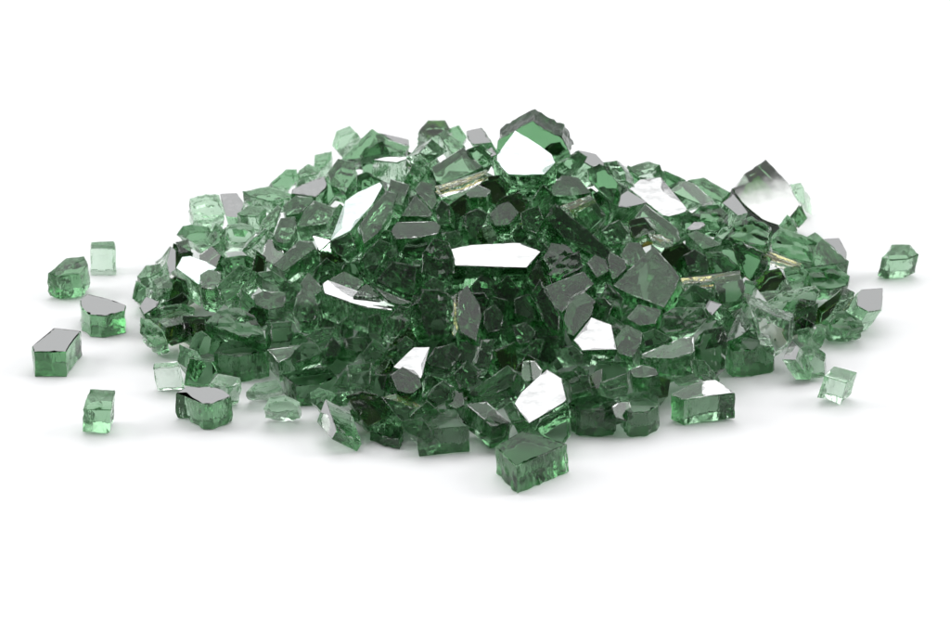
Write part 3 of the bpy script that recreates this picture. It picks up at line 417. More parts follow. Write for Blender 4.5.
('dark green five-sided chip just lower right of the curved white band','d',(-19.41,-31.24,11.8),(-0.1363,-0.7159,0.6848),6.31,((-1.59,-1.71),(0.91,-2.19),(1.78,-0.01),(0.51,2.28),(-1.62,1.63))),
('green five-sided chip just upper left of the white fish-shaped facet','',(-13.59,-38.23,10.32),(-0.1219,-0.6566,0.7443),6.31,((-1.24,-1.46),(0.73,-0.85),(2.21,0.31),(0.22,2.02),(-1.91,-0.01))),
('big dark green five-sided chip, second of those upper right of the curved white band','d',(-15.29,-20.67,16.83),(0.0181,-0.7121,0.7019),6.31,((-0.28,-2.86),(3.08,-3.63),(3.42,2.73),(-1.45,3.89),(-4.77,-0.11))),
('green slender chip, second of those right of the curved white band','y',(-16.78,-25.21,14.12),(0.0635,-0.5682,0.8204),6.31,((-0.96,-0.97),(1.47,-1.82),(3.88,-0.79),(-0.17,0.93),(-4.23,2.66))),
('wedge with grey rectangular top, left above the white bar','y',(-11.85,-7.44,20.76),(-0.0512,-0.3819,0.9228),6.31,((-4.2,-2.39),(0.32,-2.33),(4.42,-1.4),(5.02,1.14),(3.78,2.34),(-4.07,2.45),(-5.27,0.22))),
('dark green four-sided chip, nearest of those above the grey-topped wedge','d',(-12.07,-1.05,23.11),(0.2091,-0.5836,0.7846),6.31,((2.13,-1.43),(2.84,-0.32),(-0.98,3.72),(-3.98,-1.96))),
('green five-sided chip, second of those above the grey-topped wedge','',(-9.35,3.04,25.13),(-0.1748,-0.5705,0.8025),6.31,((1.03,-4.23),(2.14,-2.2),(0.99,2.22),(-1.44,3.13),(-2.73,1.11))),
('dark green five-sided chip just upper right of the grey-topped wedge','d',(-5.57,-3.19,23.94),(-0.328,-0.6844,0.6512),6.31,((-1.02,-2.67),(1.64,-2.79),(1.44,1.62),(-0.28,2.98),(-1.8,0.87))),
('green five-sided chip just lower left of the mint-white summit facet','',(0.79,0.36,25.62),(-0.0667,-0.3033,0.9506),6.31,((-1.62,-1.65),(1.7,-1.59),(2.74,0.55),(-0.16,2.68),(-2.66,0.02))),
('dark green six-sided chip just upper left of the long white bar','d',(-1.16,-7.49,24.1),(0.4388,-0.6988,0.5649),6.31,((-1.96,-2.16),(-0.57,-3.48),(1.43,-1.01),(3.04,2.18),(0.23,2.95),(-2.17,1.54))),
('small pale green five-sided chip just right of the grey-topped wedge','c',(-4.39,-10.15,21.79),(-0.0333,-0.7603,0.6488),6.31,((-1.43,-0.67),(0.62,-1.54),(2.05,-0.28),(0.61,1.45),(-1.84,1.04))),
('big green six-sided chip just above the long white bar','',(6.05,-5.04,23.97),(-0.0742,-0.5808,0.8107),6.31,((-1.73,-2.9),(1.41,-2.84),(3.18,0.33),(1.09,3.08),(-0.84,2.35),(-3.12,0))),
('big green five-sided chip just left of the long near-black slab','',(12.16,-8.17,24.48),(-0.1509,-0.7084,0.6895),6.31,((-2.09,-1.77),(0.87,-3.12),(2.38,-0.06),(1.28,3.16),(-2.45,1.8))),
('grey domed facet right below the summit','y',(19.51,5.82,25.37),(-0.0681,-0.603,0.7948),6.31,((-3.08,-2),(0.88,-2.15),(5.04,-1.6),(1.98,2.37),(-1.36,2.98),(-3.47,0.42))),
('square-faced chip right below the golden glint chip near the summit','',(23.78,-0.89,22.85),(0.0299,-0.7098,0.7038),6.31,((-0.09,-3.76),(3.18,-0.47),(0.75,3.37),(-3.84,0.87))),
('long near-black slab running down to the right from the summit','d',(20.58,-7.96,21.11),(0.2771,-0.6982,0.6601),6.31,((-3.32,-1.24),(1.2,-3.47),(5.34,-5.36),(6.89,-2.91),(2.75,0.51),(-0.45,2.88),(-5.15,6.44),(-7.25,3.16))),
('big rough green six-sided chip, nearest of those lower left of the long near-black slab','r',(16.79,-15.56,18.93),(0.1048,-0.5459,0.8313),6.31,((-1.86,-3.38),(1.32,-2.34),(4.19,-0.07),(1.4,3.09),(-1.79,3.29),(-3.25,-0.57))),
('big green six-sided chip just right of the long near-black slab','',(27.84,-5.24,20.53),(0.3377,-0.678,0.6529),6.31,((-1.33,-2.7),(1.71,-2.32),(3.08,0.29),(1.02,3.05),(-1.27,1.81),(-3.19,-0.12))),
('dark green five-sided chip just upper right of the long near-black slab','d',(28.38,13.45,19.58),(-0.4319,-0.722,0.5405),6.31,((-0.88,-1.4),(1.08,-3.1),(2.29,-0.61),(-0.06,3),(-2.45,2.13))),
('vivid green corner chip under the left side of white house-shaped facet','c',(18.58,-40.87,10.31),(0.3986,-0.7715,0.4959),6.31,((-1.62,0.16),(0.32,-2),(1.73,-1.77),(1.74,0.33),(-0.38,1.84),(-1.79,1.44))),
('dark green six-sided chip, nearest of those upper left of the half-round front block','d',(20.88,-48.79,6.67),(-0.086,-0.6338,0.7687),6.31,((-1.73,-2.24),(0.22,-1.79),(2.34,-0.98),(1.9,2.07),(-0.38,1.98),(-2.34,0.98))),
('green four-sided chip just upper right of the half-round front block','',(27.8,-47.72,6.24),(0,-0.6043,0.7967),6.31,((-1.66,-1.82),(2.5,-0.72),(2.36,2.37),(-3.2,0.17))),
('dark green four-sided chip, second of those upper left of the half-round front block','d',(18.92,-47.55,8.46),(-0.0333,-0.803,0.5951),6.31,((-0.16,-1.5),(2.21,-0.71),(0.84,1.29),(-2.89,0.92))),
('added golden glint chip under the grey domed facet below the summit','b y k n',(21.75,0.42,25.12),(-0.1379,-0.598,0.7896),2.74,((-1.48,-1.85),(3.13,0.41),(2.32,1.91),(-3.97,-0.46))),  # thin gold chips here are added to show glints on neighbouring edges
('added golden glint chip along the lower edge of slanted chip left of the summit','b y k n',(-2.54,4.58,28.34),(-0.0965,-0.6048,0.7905),2.74,((-4.63,-2.22),(-0.03,-1.03),(5.19,1.31),(5.19,2.51),(-0.04,0.4),(-5.68,-0.96))),
('long added golden glint chip on the upper right slope below the ribbed chip','b y k n',(62.41,3.95,11.6),(-0.0752,-0.5922,0.8022),2.74,((-4.95,1.98),(-0.87,-0.85),(5.5,-3.28),(5.97,-2.1),(0.03,0.8),(-5.74,3.47))),
('thin added golden glint chip lying across the right slope','b y k n',(48.34,-12.42,13.89),(-0.0852,-0.5785,0.8112),2.74,((-5.34,-1.28),(-0.41,-1.05),(6.4,0.28),(6.24,1.47),(-0.77,0.39),(-6.12,0.18))),
('thin upright added golden glint chip beside the dark crystal-shaped chip','b y k n',(-4.19,-32.14,15.41),(0.2553,-0.5681,0.7824),2.74,((-0.57,-2.05),(0.26,-4.67),(0.66,-0.96),(0.24,4.26),(-0.59,3.45))),
('','',(-22.47,52.92,13.22),(0.0105,-0.7779,0.6282),6.31,((-1.88,2.45),(-3.16,0.55),(-2,-4.41),(1.12,-3.5),(3.91,0.84),(2.02,4.08))),
('','',(-10.75,-62.22,3.97),(-0.1648,-0.7315,0.6616),6.31,((-2.27,-0.44),(1.48,-2.45),(3.33,-1.26),(0.96,2.39),(-3.51,1.77))),
('','',(15.19,-36.31,9.12),(0.0323,-0.802,0.5965),6.31,((-1.65,2.63),(-2.82,-1.84),(-0.75,-3.35),(2.84,-0.12),(2.38,2.7))),
('','b',(5.69,-39.47,8.86),(0.2498,-0.8302,0.4983),6.31,((1.46,3.45),(-2.66,1.5),(-0.98,-2.69),(2.19,-2.26))),
('','b',(3.44,6.23,26),(0.108,-0.7941,0.5981),6.31,((-2.24,-2.44),(0.99,-3.82),(3.77,0.41),(1.8,2.86),(-1.47,2.37),(-2.84,0.63))),
('','',(3.79,-59.93,3.81),(-0.0635,-0.8605,0.5055),6.31,((0.04,2.55),(-1.55,2.26),(-2.9,-1.55),(-0.59,-2.29),(1.88,-1.79),(3.11,0.83))),
('','d',(-16.39,12.6,21.35),(0.0078,-0.6002,0.7998),6.31,((-2.24,-1.72),(0.98,-3.42),(2.72,1.83),(-1.47,3.33))),
('','b',(-57.93,-16.95,4.62),(0.5027,-0.6779,0.5364),6.31,((2.8,3.02),(-3.89,2.21),(-3.91,-1.2),(1.28,-2.96),(3.76,-1.07))),
('','',(27.44,-38.94,5.33),(-0.1896,-0.792,0.5803),6.31,((-2.64,2.32),(-3.34,-0.42),(-0.53,-3.39),(3.42,-0.68),(3.08,2.17))),
('','',(13.19,-44.09,7.57),(-0.6437,-0.564,0.5172),6.31,((-2.97,-0.68),(-0.52,-2.33),(1.9,-2.08),(2.89,-0.2),(0.87,2.37),(-2.19,2.93))),
('','d',(6.61,-21.64,15.11),(-0.0503,-0.7801,0.6236),6.31,((2.65,0.08),(0.25,3.29),(-3.14,0.39),(0.24,-3.75))),
('','',(26.95,-54.05,3.85),(0.6045,-0.5549,0.5716),6.31,((-1.88,-1.73),(1.18,-1.89),(2.82,-0.61),(1.82,2.32),(-1.15,1.61),(-2.77,0.31))),
('','b',(12.79,-16.75,16.06),(0.2552,-0.7527,0.6069),6.31,((2.33,-2.15),(1.39,2.83),(-0.84,3.52),(-2.9,-0.36),(0.02,-3.82))),
('','d',(32.24,-6.73,15.58),(0.1184,-0.5844,0.8028),6.31,((2.73,0.41),(1.44,3),(-0.97,2.96),(-2.92,-0.38),(-1.29,-2.74),(1.02,-3.23))),
('','b',(-62.44,1.88,4.77),(-0.1645,-0.8567,0.4888),6.31,((3.17,-1.8),(2.37,2.27),(0.08,3.19),(-2.85,1.4),(-2.64,-1.59),(-0.14,-3.46))),
('','',(-31.12,-9.38,13.18),(-0.0165,-0.7851,0.6191),6.31,((-1.81,1.26),(-2.4,-0.73),(-0.64,-3.29),(1.7,-3),(2.52,2.2),(0.64,3.56))),
('','b',(41.69,-3.59,14.61),(0.0608,-0.845,0.5313),6.31,((3.07,-1.9),(3.95,0.89),(1.15,3.3),(-2.67,1.97),(-4.2,-0.88),(-1.28,-3.38))),
('','d',(13.54,3.4,24.19),(0.0768,-0.8722,0.4831),6.31,((-2.12,0.48),(-1.52,-2.89),(0.87,-3.56),(2.45,2.01),(0.33,3.97))),
('','',(0.47,-37.58,7.61),(-0.4118,-0.6375,0.6512),6.31,((2.91,-0.42),(0.65,2.89),(-2.63,3.85),(-3.13,-0.51),(-0.08,-3.16),(2.26,-2.63))),
('','',(1.2,-18.4,14.74),(0.2829,-0.7131,0.6415),6.31,((-0.1,3.05),(-2.91,-0.38),(-2.25,-2.84),(1.25,-2.57),(2.73,0.22),(1.3,2.53))),
('','b',(0.52,-6.04,19.86),(0.4628,-0.4703,0.7514),6.31,((0.03,-3.19),(2.99,-0.56),(2.48,3.3),(-2.57,1.3),(-2.9,-0.83))),
('','b',(-54.56,7.75,8.05),(-0.4747,-0.6098,0.6346),6.31,((-2.55,2.03),(-2.03,-3),(1.05,-3.32),(2.98,0.82),(0.53,3.49))),
('','d',(-49.3,3.95,8.83),(-0.3949,-0.7331,0.5537),6.31,((1.88,-2.38),(2.87,-0.76),(2.26,2.38),(-2.47,2.28),(-3.23,1.29),(-1.32,-2.8))),
('','d',(-40.55,5.56,10.68),(-0.5184,-0.5735,0.6344),6.31,((2.07,-2.78),(2.73,0.3),(1.1,3.23),(-2.32,3.91),(-3.28,-0.72),(-0.32,-3.92))),
('','b',(8.02,1.49,23.88),(-0.1011,-0.7823,0.6146),6.31,((-0.39,-3),(2.37,-1.94),(3.2,1.15),(1.38,2.91),(-2.85,1.49),(-3.71,-0.6))),
('','d',(-21.77,18.94,21.19),(-0.2265,-0.7768,0.5876),6.31,((2.76,1),(-0.56,3.09),(-2.69,2.26),(-2.8,-1.1),(0.1,-2.9),(3.18,-2.34))),
('','r',(-12.76,18.32,23.41),(-0.0321,-0.7703,0.6369),6.31,((-0.43,2.67),(-2.3,-1.22),(0.37,-1.87),(2.36,0.43))),
('','',(-57.48,-31.41,4.11),(-0.3027,-0.5236,0.7964),6.31,((-1.38,3.15),(-1.66,-1.22),(0.54,-2.76),(2.49,0.85))),
('','b',(35.8,-43.28,3.83),(0.2785,-0.7314,0.6225),6.31,((2.31,1.77),(-2.14,2.58),(-1.85,-2.56),(1.69,-1.78))),
('','',(10.69,-36.49,9.19),(0.3892,-0.7477,0.5379),6.31,((0.41,2.32),(-3.04,-0.77),(-0.86,-2.26),(1.2,-1.4),(2.31,2.12))),
('','',(-26.38,-27.16,9.43),(0.1783,-0.8162,0.5495),6.31,((-1.41,1.36),(-1.24,-1.58),(-0.21,-2.29),(1.33,-1.2),(1.41,1.23),(0.12,2.49))),
('','',(-38.7,-11.53,8.63),(0.2367,-0.688,0.686),6.31,((-1.67,-3.04),(1.24,-3.16),(3.63,0.97),(1.81,2.58),(-1.17,3.63),(-3.83,-0.95))),
('','r',(-31.1,-21.11,8.83),(0.1465,-0.7197,0.6786),6.31,((-0.37,3.55),(-4.2,-1.21),(1.21,-3.59),(3.37,1.27))),
('','',(-3.44,-51.89,4),(-0.1139,-0.4372,0.8921),6.31,((0.16,-2.27),(1.7,-1.44),(1.37,2.22),(-1.2,2.45),(-2.05,-0.95))),
('','d',(-47.97,-12.58,7.03),(0.3904,-0.5983,0.6997),6.31,((-1.67,-1.7),(1.53,-3.2),(1.69,1.32),(-1.55,3.59))),
('','',(-34.57,-4.46,13.01),(0.3095,-0.729,0.6106),6.31,((-1,-1.43),(1.34,-1.97),(2.4,0.43),(-0.44,1.91),(-2.29,1.06))),
('','b',(-2.88,0.7,23.29),(-0.1364,-0.8099,0.5704),6.31,((-1.97,1.35),(-1.75,-2.13),(0.23,-2.65),(2.37,-0.01),(1.11,3.44))),
('','',(44.29,13.7,14.83),(0.3298,-0.6807,0.6542),6.31,((-2.05,-1.77),(-0.71,-2.77),(2.71,-0.85),(2.64,1.16),(-0.53,2.53),(-2.06,1.71))),
('','b',(66.97,-11.39,4.58),(0.3926,-0.6861,0.6124),6.31,((2.11,-2.13),(3.19,3.22),(-1.32,3.42),(-2.98,-0.89),(-0.99,-3.6))),
('','',(56.11,-14.06,6.82),(-0.1493,-0.5257,0.8375),6.31,((-2.03,-2.2),(1.57,-3.02),(3.07,1.42),(-0,3.59),(-2.62,0.23))),
('','r',(27.62,-22.92,13.42),(0.0648,-0.6867,0.724),6.31,((2.18,0.22),(-1.16,3.77),(-2.4,-0.68),(1.38,-3.3))),
('','',(-19.74,-45.42,5.41),(-0.0755,-0.759,0.6467),6.31,((-2.22,1.2),(-1.4,-2.88),(1.84,-2.58),(2.72,1.94),(-0.94,2.33))),
('','b',(-29.56,-3.59,15.67),(0.0424,-0.8808,0.4716),6.31,((2.58,-1.44),(2.84,0.76),(-0.52,2.88),(-3.07,0.51),(-1.83,-2.71))),
('','',(-12.12,-7.1,19.03),(0.0413,-0.8789,0.4752),6.31,((-0.61,-2.3),(2.28,-1.05),(2.24,0.89),(0.88,2.13),(-1.84,1.21),(-2.95,-0.87))),
('','b',(-44.52,-18.21,7.69),(-0.0427,-0.8559,0.5154),6.31,((2.06,-1.36),(1.48,2.13),(-0.85,2.43),(-2.33,0.66),(-1.03,-1.83),(0.68,-2.02))),
('','',(-9.23,-55.03,4.12),(-0.0267,-0.8754,0.4826),6.31,((0.27,-2.71),(3.39,-0.1),(-0.09,3.01),(-3.58,-0.2))),
('','b',(24.04,-43.57,4.17),(-0.2801,-0.4422,0.8521),6.31,((-1.86,1.09),(-2.14,-1.62),(1.78,-2.27),(2.22,2.82))),
('','d',(-8.27,-31.57,8.73),(-0.142,-0.868,0.4759),6.31,((-3.45,-0.48),(-0.09,-3.15),(3.02,-1.46),(1.81,2.41),(-1.29,2.68))),
('','b',(-16.29,-39.99,5.03),(-0.39,-0.5995,0.699),6.31,((-0.85,-3.51),(3.28,-1.51),(0.8,3.15),(-3.25,1.9))),
('','b',(-45.05,0.48,11.69),(0.0485,-0.8569,0.5133),6.31,((-1.62,-1.46),(0.88,-2.48),(1.41,1.2),(-0.67,2.74))),
('','',(13.2,-9.13,19.58),(-0.1603,-0.7751,0.6112),6.31,((0.14,1.87),(-2.32,1.12),(-0.23,-2.36),(2.41,-0.63))),
('','d',(-62.1,-4.41,4.78),(0.0441,-0.879,0.4748),6.31,((1.17,2.43),(-3,0.28),(-1.87,-1.81),(1.11,-1.67),(2.58,0.77))),
('','r',(-25.78,-46.45,3.3),(-0.1944,-0.8543,0.4821),6.31,((-1.29,-1.4),(1.18,-1.19),(2.32,0.34),(1.21,1.62),(-1.18,1.35),(-2.25,-0.72))),
('','d',(-27.99,-32.75,5.42),(0.0677,-0.8786,0.4727),6.31,((0.67,-2.71),(2.49,-0.45),(2.58,1.99),(-1.81,2.68),(-2.46,1.29),(-1.47,-2.8))),
('','',(-25.74,-9.03,13.97),(0.1728,-0.8275,0.5342),6.31,((-1.39,-1.92),(1.36,-2.08),(2.92,-0.13),(1.09,2.24),(-1.67,1.67),(-2.3,0.22))),
('','r',(14.37,-29.71,9.66),(-0.241,-0.7826,0.574),6.31,((1.23,3.23),(-1.09,3.69),(-2.95,-0.45),(-1.68,-2.33),(0.97,-3.04),(3.52,-1.09))),
('','r',(-25.24,-40.52,4.78),(-0.1261,-0.8666,0.4828),6.31,((0.71,-2.24),(2.38,1.54),(-0.37,2.04),(-2.72,-1.34))),
('','',(54.66,7.61,9.73),(0.0123,-0.7903,0.6126),6.31,((-3.36,1.42),(-1.18,-2.93),(0.83,-3.93),(3.29,-1.01),(1.42,2.6),(-0.99,3.87))),
('','r',(27.77,-30.53,11.05),(0.0931,-0.7241,0.6834),6.31,((0.7,-2.48),(2.45,0.05),(-0.85,2.35),(-2.29,0.09))),
('','',(5.08,-27.79,14.63),(-0.1091,-0.8681,0.4843),6.31,((-1.24,-1.39),(0.71,-2.61),(1.76,1.62),(-1.23,2.38))),
('','',(-16.23,-10.05,16.33),(-0.2798,-0.6274,0.7267),6.31,((-1.43,-1.48),(0.05,-2.2),(2.32,-0.12),(0.54,1.67),(-1.48,2.14))),
('','',(9.25,-6.1,20.58),(0.0803,-0.8031,0.5905),6.31,((-1.6,1.1),(-1.79,-0.84),(-0.72,-2.22),(1.38,-0.92),(1.76,0.61),(0.98,2.29))),
('','d',(0.97,-24.32,14.55),(-0.0962,-0.8779,0.4691),6.31,((-0.98,-1.78),(1.15,-1.67),(2.39,0.11),(1.25,1.77),(-1.73,1.8),(-2.09,-0.23))),
('','d',(-35.84,-26.11,6.86),(-0.0601,-0.8821,0.4673),6.31,((-0.01,1.64),(-2.36,0.54),(-1.91,-1.22),(1.64,-1.01),(2.64,0.06))),
('','b',(-63.05,16.46,5),(0.0258,-0.7546,0.6557),6.31,((-2.13,-1.19),(0.68,-3.58),(2.88,1.27),(-1.42,3.52))),
('','b',(-14.85,-30.54,8.28),(0.2088,-0.6732,0.7093),6.31,((-1.36,2.72),(-2.8,-2.05),(1.27,-2.36),(2.91,1.7))),
('','r',(56.8,-6.86,9.1),(-0.092,-0.7883,0.6083),6.31,((0.7,-1.82),(2.02,1.08),(-0.55,1.63),(-2.17,-0.89))),
('','d',(67.88,-14.62,4.04),(-0.1198,-0.8637,0.4896),6.31,((-0.44,-1.84),(1.45,-1.67),(2.19,0.86),(-0.31,2.26),(-2.89,0.4))),
('','',(-20.64,-12.59,14.87),(0.1885,-0.8205,0.5396),6.31,((1.61,1.75),(-1.59,1.5),(-3.06,0.74),(-1.88,-1.28),(1.48,-1.9),(3.45,-0.81))),
('','d',(-11.21,-15.27,15.66),(-0.1973,-0.7971,0.5707),6.31,((0.05,-2.68),(2.69,-0.54),(1.39,2.08),(-1.53,2),(-2.6,-0.86))),
('','',(-19.59,-0.15,17.55),(0.1326,-0.8082,0.5738),6.31,((2.31,1.4),(-2.31,1.86),(-2.76,-0.29),(-0.12,-2.22),(2.88,-0.75))),
('','',(-32.88,31.72,14.24),(0.2951,-0.6369,0.7122),6.31,((3.36,0.61),(0.38,3.48),(-1.52,2.26),(-2.36,-2.29),(0.15,-4.03))),
('','',(4.59,-30.22,10.07),(0.1505,-0.7721,0.6174),6.31,((1.38,2.29),(-2.05,1.02),(-1.48,-1.86),(2.16,-1.45))),
('','',(-15.72,-35.05,7.1),(0.0279,-0.8802,0.4737),6.31,((2.27,-0.68),(1.21,2.62),(-1.72,1.71),(-2.33,-0.21),(0.58,-3.43))),
('','r',(-6.56,-39.75,4.98),(0.1313,-0.5171,0.8458),6.31,((-3.1,-1.5),(1.58,-2.76),(2.39,0.75),(-0.88,3.53))),
('','d',(-29.9,1.17,14.38),(-0.5129,-0.5333,0.6727),6.31,((1.75,0.82),(-2.9,3.25),(-0.85,-1.64),(1.98,-2.41))),
('','r',(-8.59,23.53,23.7),(-0.1044,-0.8842,0.4553),6.31,((2.11,-0.39),(0.39,2.86),(-2.65,2.61),(-1.4,-2.26),(1.54,-2.82))),
('','b',(-1.73,-49.25,3.9),(0.059,-0.4651,0.8833),6.31,((-0.7,1.49),(-2.15,0.1),(0.35,-1.91),(2.5,0.33))),
('','d',(34.43,29.39,17.03),(-0.198,-0.729,0.6552),6.31,((-2.74,0.06),(-0.9,-2.98),(1.7,-2.92),(2.88,1.72),(-0.95,4.15))),
('','b',(10.96,-40.37,7.64),(-0.0698,-0.8468,0.5272),6.31,((-0.35,2.28),(-2.83,-0.86),(1.12,-2.47),(2.06,1.06))),
('','r',(20.94,-44.77,7.91),(-0.0145,-0.8246,0.5655),6.31,((1.67,0.63),(-0.54,1.75),(-1.96,0.67),(-0.44,-1.5),(1.27,-1.55))),
('','b',(-11.74,25.42,22.87),(-0.4396,-0.5139,0.7367),6.31,((-2.1,-0.15),(1.74,-3.97),(1.82,0.89),(-1.47,3.26))),
('','r',(-22.6,-52.18,3.66),(-0.0928,-0.8639,0.4951),6.31,((-1.7,0.03),(-0.79,-2.13),(1.3,-1.88),(1.51,1.37),(-0.32,2.61))),
('','r',(12.53,13.14,24.25),(0.1534,-0.8179,0.5545),6.31,((-0.45,3.97),(-3.35,1.36),(-2.56,-2.89),(2.52,-2.78),(3.85,0.34))),
('','',(-4.64,-14.23,15.95),(0.168,-0.6404,0.7494),6.31,((2.22,-1.01),(2.54,1.66),(-0.21,3.34),(-2.99,-0.67),(-1.55,-3.3))),
('','d',(-10.49,6.46,21.8),(-0.3736,-0.6241,0.6862),6.31,((1.85,0.76),(0.13,2.64),(-2.6,1.84),(-2,-0.88),(0.97,-2.46),(1.65,-1.89))),
('','',(16.39,-2.9,20.37),(0.311,-0.7867,0.5333),6.31,((1.71,-2.15),(1.92,3),(-1.47,1.81),(-2.15,-2.66))),
('','b',(0.06,-27.56,12.26),(0.2655,-0.7692,0.5812),6.31,((-1.92,0.07),(-1.46,-1.83),(1.21,-2.2),(1.8,1.26),(0.37,2.71))),
('','b',(17.44,30.95,24.29),(-0.085,-0.777,0.6237),6.31,((1.36,2.82),(-0.78,2.78),(-2.83,-0.49),(-1.6,-2.7),(0.84,-2.43),(3,0.02))),
('','',(42.71,-18.79,9.03),(-0.2453,-0.7908,0.5607),6.31,((-1.38,-1.29),(0.02,-2.13),(2.54,-0.37),(0.99,1.5),(-0.09,1.75),(-2.09,0.55))),
('','d',(25.51,17.16,19.04),(-0.0879,-0.8573,0.5072),6.31,((-2.2,-0.53),(-0.43,-1.97),(3.05,-1.39),(2.89,-0.1),(-0.66,2.47),(-2.65,1.52))),
('','',(8.05,-9.81,17.37),(-0.0065,-0.8596,0.511),6.31,((-1.81,-2.77),(0.76,-3.01),(3.4,-2.02),(1.93,2.75),(-0.57,3.61),(-3.72,1.45))),
]
BURIED = 'green glass chip mostly buried behind other chips inside the heap'
for i, (label, fl, loc, nrm, T, poly) in enumerate(CHIPS):
    me, top, bot = chip_mesh('glass_chip', poly, T, i + 1, fl)
    key = 'k' if 'k' in fl else 'c' if 'c' in fl else 'd' if 'd' in fl else 'r' if 'r' in fl else ''
    me.materials.append(GLASS[key])
    o = bpy.data.objects.new('glass_chip', me); COL.objects.link(o)
    o.matrix_world = Matrix.Translation(Vector(loc) * MM) @ frame(nrm).to_4x4()
    o['label'] = label or BURIED; o['category'] = 'glass chip'
    o['group'] = 'loose and heaped chips of green glass' if label else 'chips buried inside the heap'
    films = []
    h = T / 2 * MM
    if 'g' in fl and 's' not in fl or 'm' in fl: films.append((top, h + .00002, h + .00007, TINTED if 't' in fl else GLEAM if 'g' in fl else SILVER))
    if 's' in fl: films.append((bot, -h - .00007, -h - .00002, SILVER))
    if 'b' in fl: films.append((bot, -h - .00007, -h - .00002, GOLD))
    if 'e' in fl:
        f = edge_film(o); f.materials.append(GOLD)
        c = bpy.data.objects.new('mirror_coating', f); COL.objects.link(c); c.parent = o
    if 'w' in fl: films[0] = films[0][:3] + (GLARE_FADE,)
    if 'x' in fl:  # coating cut to the extent of the glare on the top
        ax = Vector((1, 0, 0))
        lim = max(v.dot(ax) for v in top) * .05
        rr = random.Random(i); part = []
        for a, b in zip(top, top[1:] + top[:1]):
            va, vb = a.dot(ax), b.dot(ax)
            if va > lim: part.append(a)
            if (va > lim) != (vb > lim):
                q = a.lerp(b, (lim - va) / (vb - va)); part.append(q)
                if va > lim: start = q
                else: stop = q
        k0 = part.index(start); tail = part[k0 + 1:] + part[:k0]       # from the far end of the torn edge round to its near end
        ragged = [start.lerp(tail[0], k / 9) + Vector((rr.uniform(-1, 1), rr.uniform(-1, 1), 0)) * .0005 for k in range(1, 9)]
        films = [([start] + ragged + tail, h + .00002, h + .00007, GLEAM)] + films[1:]
    for ring, z0, z1, mt in films:
        f = film_mesh(ring, z0, z1); f.materials.append(mt)
        c = bpy.data.objects.new('mirror_coating', f); COL.objects.link(c); c.parent = o

# the countless chips inside the heap, glimpsed only through the ones on top
HC = Vector((.00525, .0132, 0)); RAD = .0762; KK = .0002105
def shell(x, y):
    r = math.hypot(x - HC.x, y - HC.y) / RAD
    return (26 + 142 * (1 - math.sqrt(r * r + .012))) * KK if r < 1 else 0
rnd = random.Random(5); bmc = bmesh.new(); tmp_i = 0
sp = .0088
for gx in range(-9, 10):
    for gy in range(-9, 10):
        for gz in range(0, 5):
            p = Vector((HC.x + gx * sp + (gz % 2) * sp * .5, HC.y + gy * sp, .004 + gz * .0075)) + Vector((rnd.uniform(-1, 1), rnd.uniform(-1, 1), rnd.uniform(-.6, .6))) * .0012
            if p.z + .0125 > shell(p.x, p.y) or math.hypot(p.x - HC.x, p.y - HC.y) > .066: continue
            n = rnd.randint(4, 6); a0 = rnd.uniform(0, 6)
            poly = [(rnd.uniform(3, 4.2) * math.cos(a0 + 6.283 * k / n), rnd.uniform(3, 4.2) * math.sin(a0 + 6.283 * k / n)) for k in range(n)]
            tmp_i += 1
            me, _, _ = chip_mesh('tmp', poly, 5.5, 1000 + tmp_i, 'r')
            rot = Matrix.Rotation(rnd.uniform(0, 6.28), 4, 'Z') @ Matrix.Rotation(rnd.uniform(-.5, .5), 4, 'X') @ Matrix.Rotation(rnd.uniform(-.5, .5), 4, 'Y')
            me.transform(Matrix.Translation(p) @ rot); bmc.from_mesh(me); bpy.data.meshes.remove(me)
print('inner chips', tmp_i)
mec = bpy.data.meshes.new('glass_rubble'); bmc.to_mesh(mec); bmc.free(); mec.materials.append(GLASS[''])
oc = bpy.data.objects.new('glass_rubble', mec); COL.objects.link(oc)
oc['label'] = 'dark mass of green glass chips deep inside the heap'; oc['category'] = 'glass rubble'; oc['kind'] = 'stuff'

# ------------------------------------------------------------------ the white surface
m, nt, N, L = new_mat('white surface')
out = N('ShaderNodeOutputMaterial'); b = N('ShaderNodeBsdfPrincipled')
b.inputs['Base Color'].default_value = (.89, .89, .90, 1); b.inputs['Roughness'].default_value = .6
b.inputs['Specular IOR Level'].default_value = .2
tc = N('ShaderNodeTexCoord'); nz = N('ShaderNodeTexNoise'); nz.inputs['Scale'].default_value = 900
L(tc.outputs['Object'], nz.inputs['Vector']); bp = N('ShaderNodeBump'); bp.inputs['Strength'].default_value = .03; bp.inputs['Distance'].default_value = .0001
L(nz.outputs['Fac'], bp.inputs['Height']); L(bp.outputs[0], b.inputs['Normal']); L(b.outputs[0], out.inputs['Surface'])
bm = bmesh.new(); bmesh.ops.create_grid(bm, x_segments=8, y_segments=8, size=3.0)
me = bpy.data.meshes.new('surface'); bm.to_mesh(me); bm.free(); me.materials.append(m)
g = bpy.data.objects.new('surface', me); COL.objects.link(g); g['kind'] = 'structure'

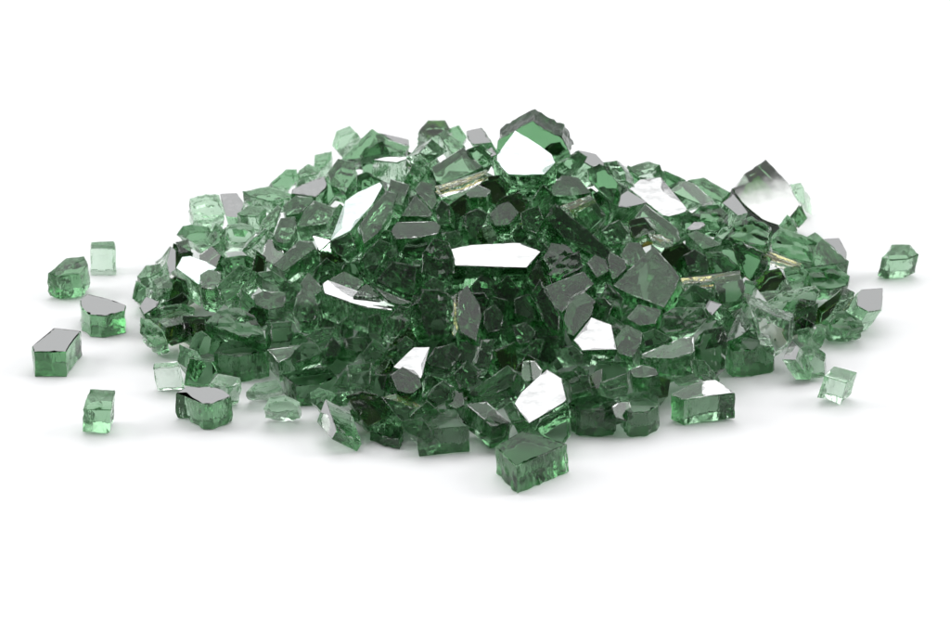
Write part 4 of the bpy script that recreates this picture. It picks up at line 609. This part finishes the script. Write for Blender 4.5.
# ------------------------------------------------------------------ light: one softbox overhead, added fills at both sides, pale studio all round
w = bpy.data.worlds.new('World'); S.world = w; w.use_nodes = True
wt = w.node_tree; bg = wt.nodes['Background']                     # the studio: pale behind the heap, dark behind the camera
wc = wt.nodes.new('ShaderNodeTexCoord'); ws = wt.nodes.new('ShaderNodeSeparateXYZ'); wt.links.new(wc.outputs['Generated'], ws.inputs[0])
wr = wt.nodes.new('ShaderNodeValToRGB'); wm = wt.nodes.new('ShaderNodeMapRange'); wm.inputs['From Min'].default_value = -1; wm.inputs['From Max'].default_value = 1
wt.links.new(ws.outputs['Y'], wm.inputs['Value']); wt.links.new(wm.outputs[0], wr.inputs[0])
wr.color_ramp.elements[0].position = .15; wr.color_ramp.elements[0].color = (.10, .10, .10, 1)
wr.color_ramp.elements[1].position = .80; wr.color_ramp.elements[1].color = (.98, .99, 1, 1)
wt.links.new(wr.outputs[0], bg.inputs['Color'])
w.node_tree.nodes['Background'].inputs['Strength'].default_value = .70
ld = bpy.data.lights.new('softbox', 'AREA'); ld.shape = 'RECTANGLE'; ld.size = .68; ld.size_y = .72; ld.energy = 2.3
ld.color = (1, 1, 1)
lo = bpy.data.objects.new('softbox', ld); COL.objects.link(lo); lo.location = (0, .22, .60)

for sx in (-1, 1):  # added side fills: brighten the surface and put glints on facets
    l2 = bpy.data.lights.new('added_side_fill', 'AREA'); l2.shape = 'RECTANGLE'; l2.size = .42; l2.size_y = .48; l2.energy = 2.6
    o2 = bpy.data.objects.new('added_side_fill', l2); COL.objects.link(o2); o2.location = (sx * .72, .05, .42)
    o2.rotation_euler = (-Vector(o2.location)).to_track_quat('-Z', 'Y').to_euler()

# ------------------------------------------------------------------ camera
E = R(25); D = .75
cam = bpy.data.cameras.new('camera'); co = bpy.data.objects.new('camera', cam); COL.objects.link(co)
co.location = (0, -D * math.cos(E), D * math.sin(E)); co.rotation_euler = (math.pi / 2 - E, 0, 0)
cam.sensor_width = 36; cam.lens = 36 * (D / .0002105) / 950
cam.clip_start = .01; cam.clip_end = 50
cam.dof.use_dof = True; cam.dof.focus_distance = D - .035; cam.dof.aperture_fstop = 45
S.camera = co

S.view_settings.view_transform = 'Standard'; S.view_settings.look = 'None'
S.view_settings.exposure = .18; S.view_settings.gamma = 1
c = S.cycles
c.max_bounces = 40; c.transmission_bounces = 36; c.glossy_bounces = 24; c.diffuse_bounces = 4; c.volume_bounces = 0; c.transparent_max_bounces = 16
c.caustics_reflective = True; c.caustics_refractive = True; c.blur_glossy = .6
c.sample_clamp_indirect = 8; c.use_denoising = True
try: c.denoiser = 'OPENIMAGEDENOISE'
except Exception: pass
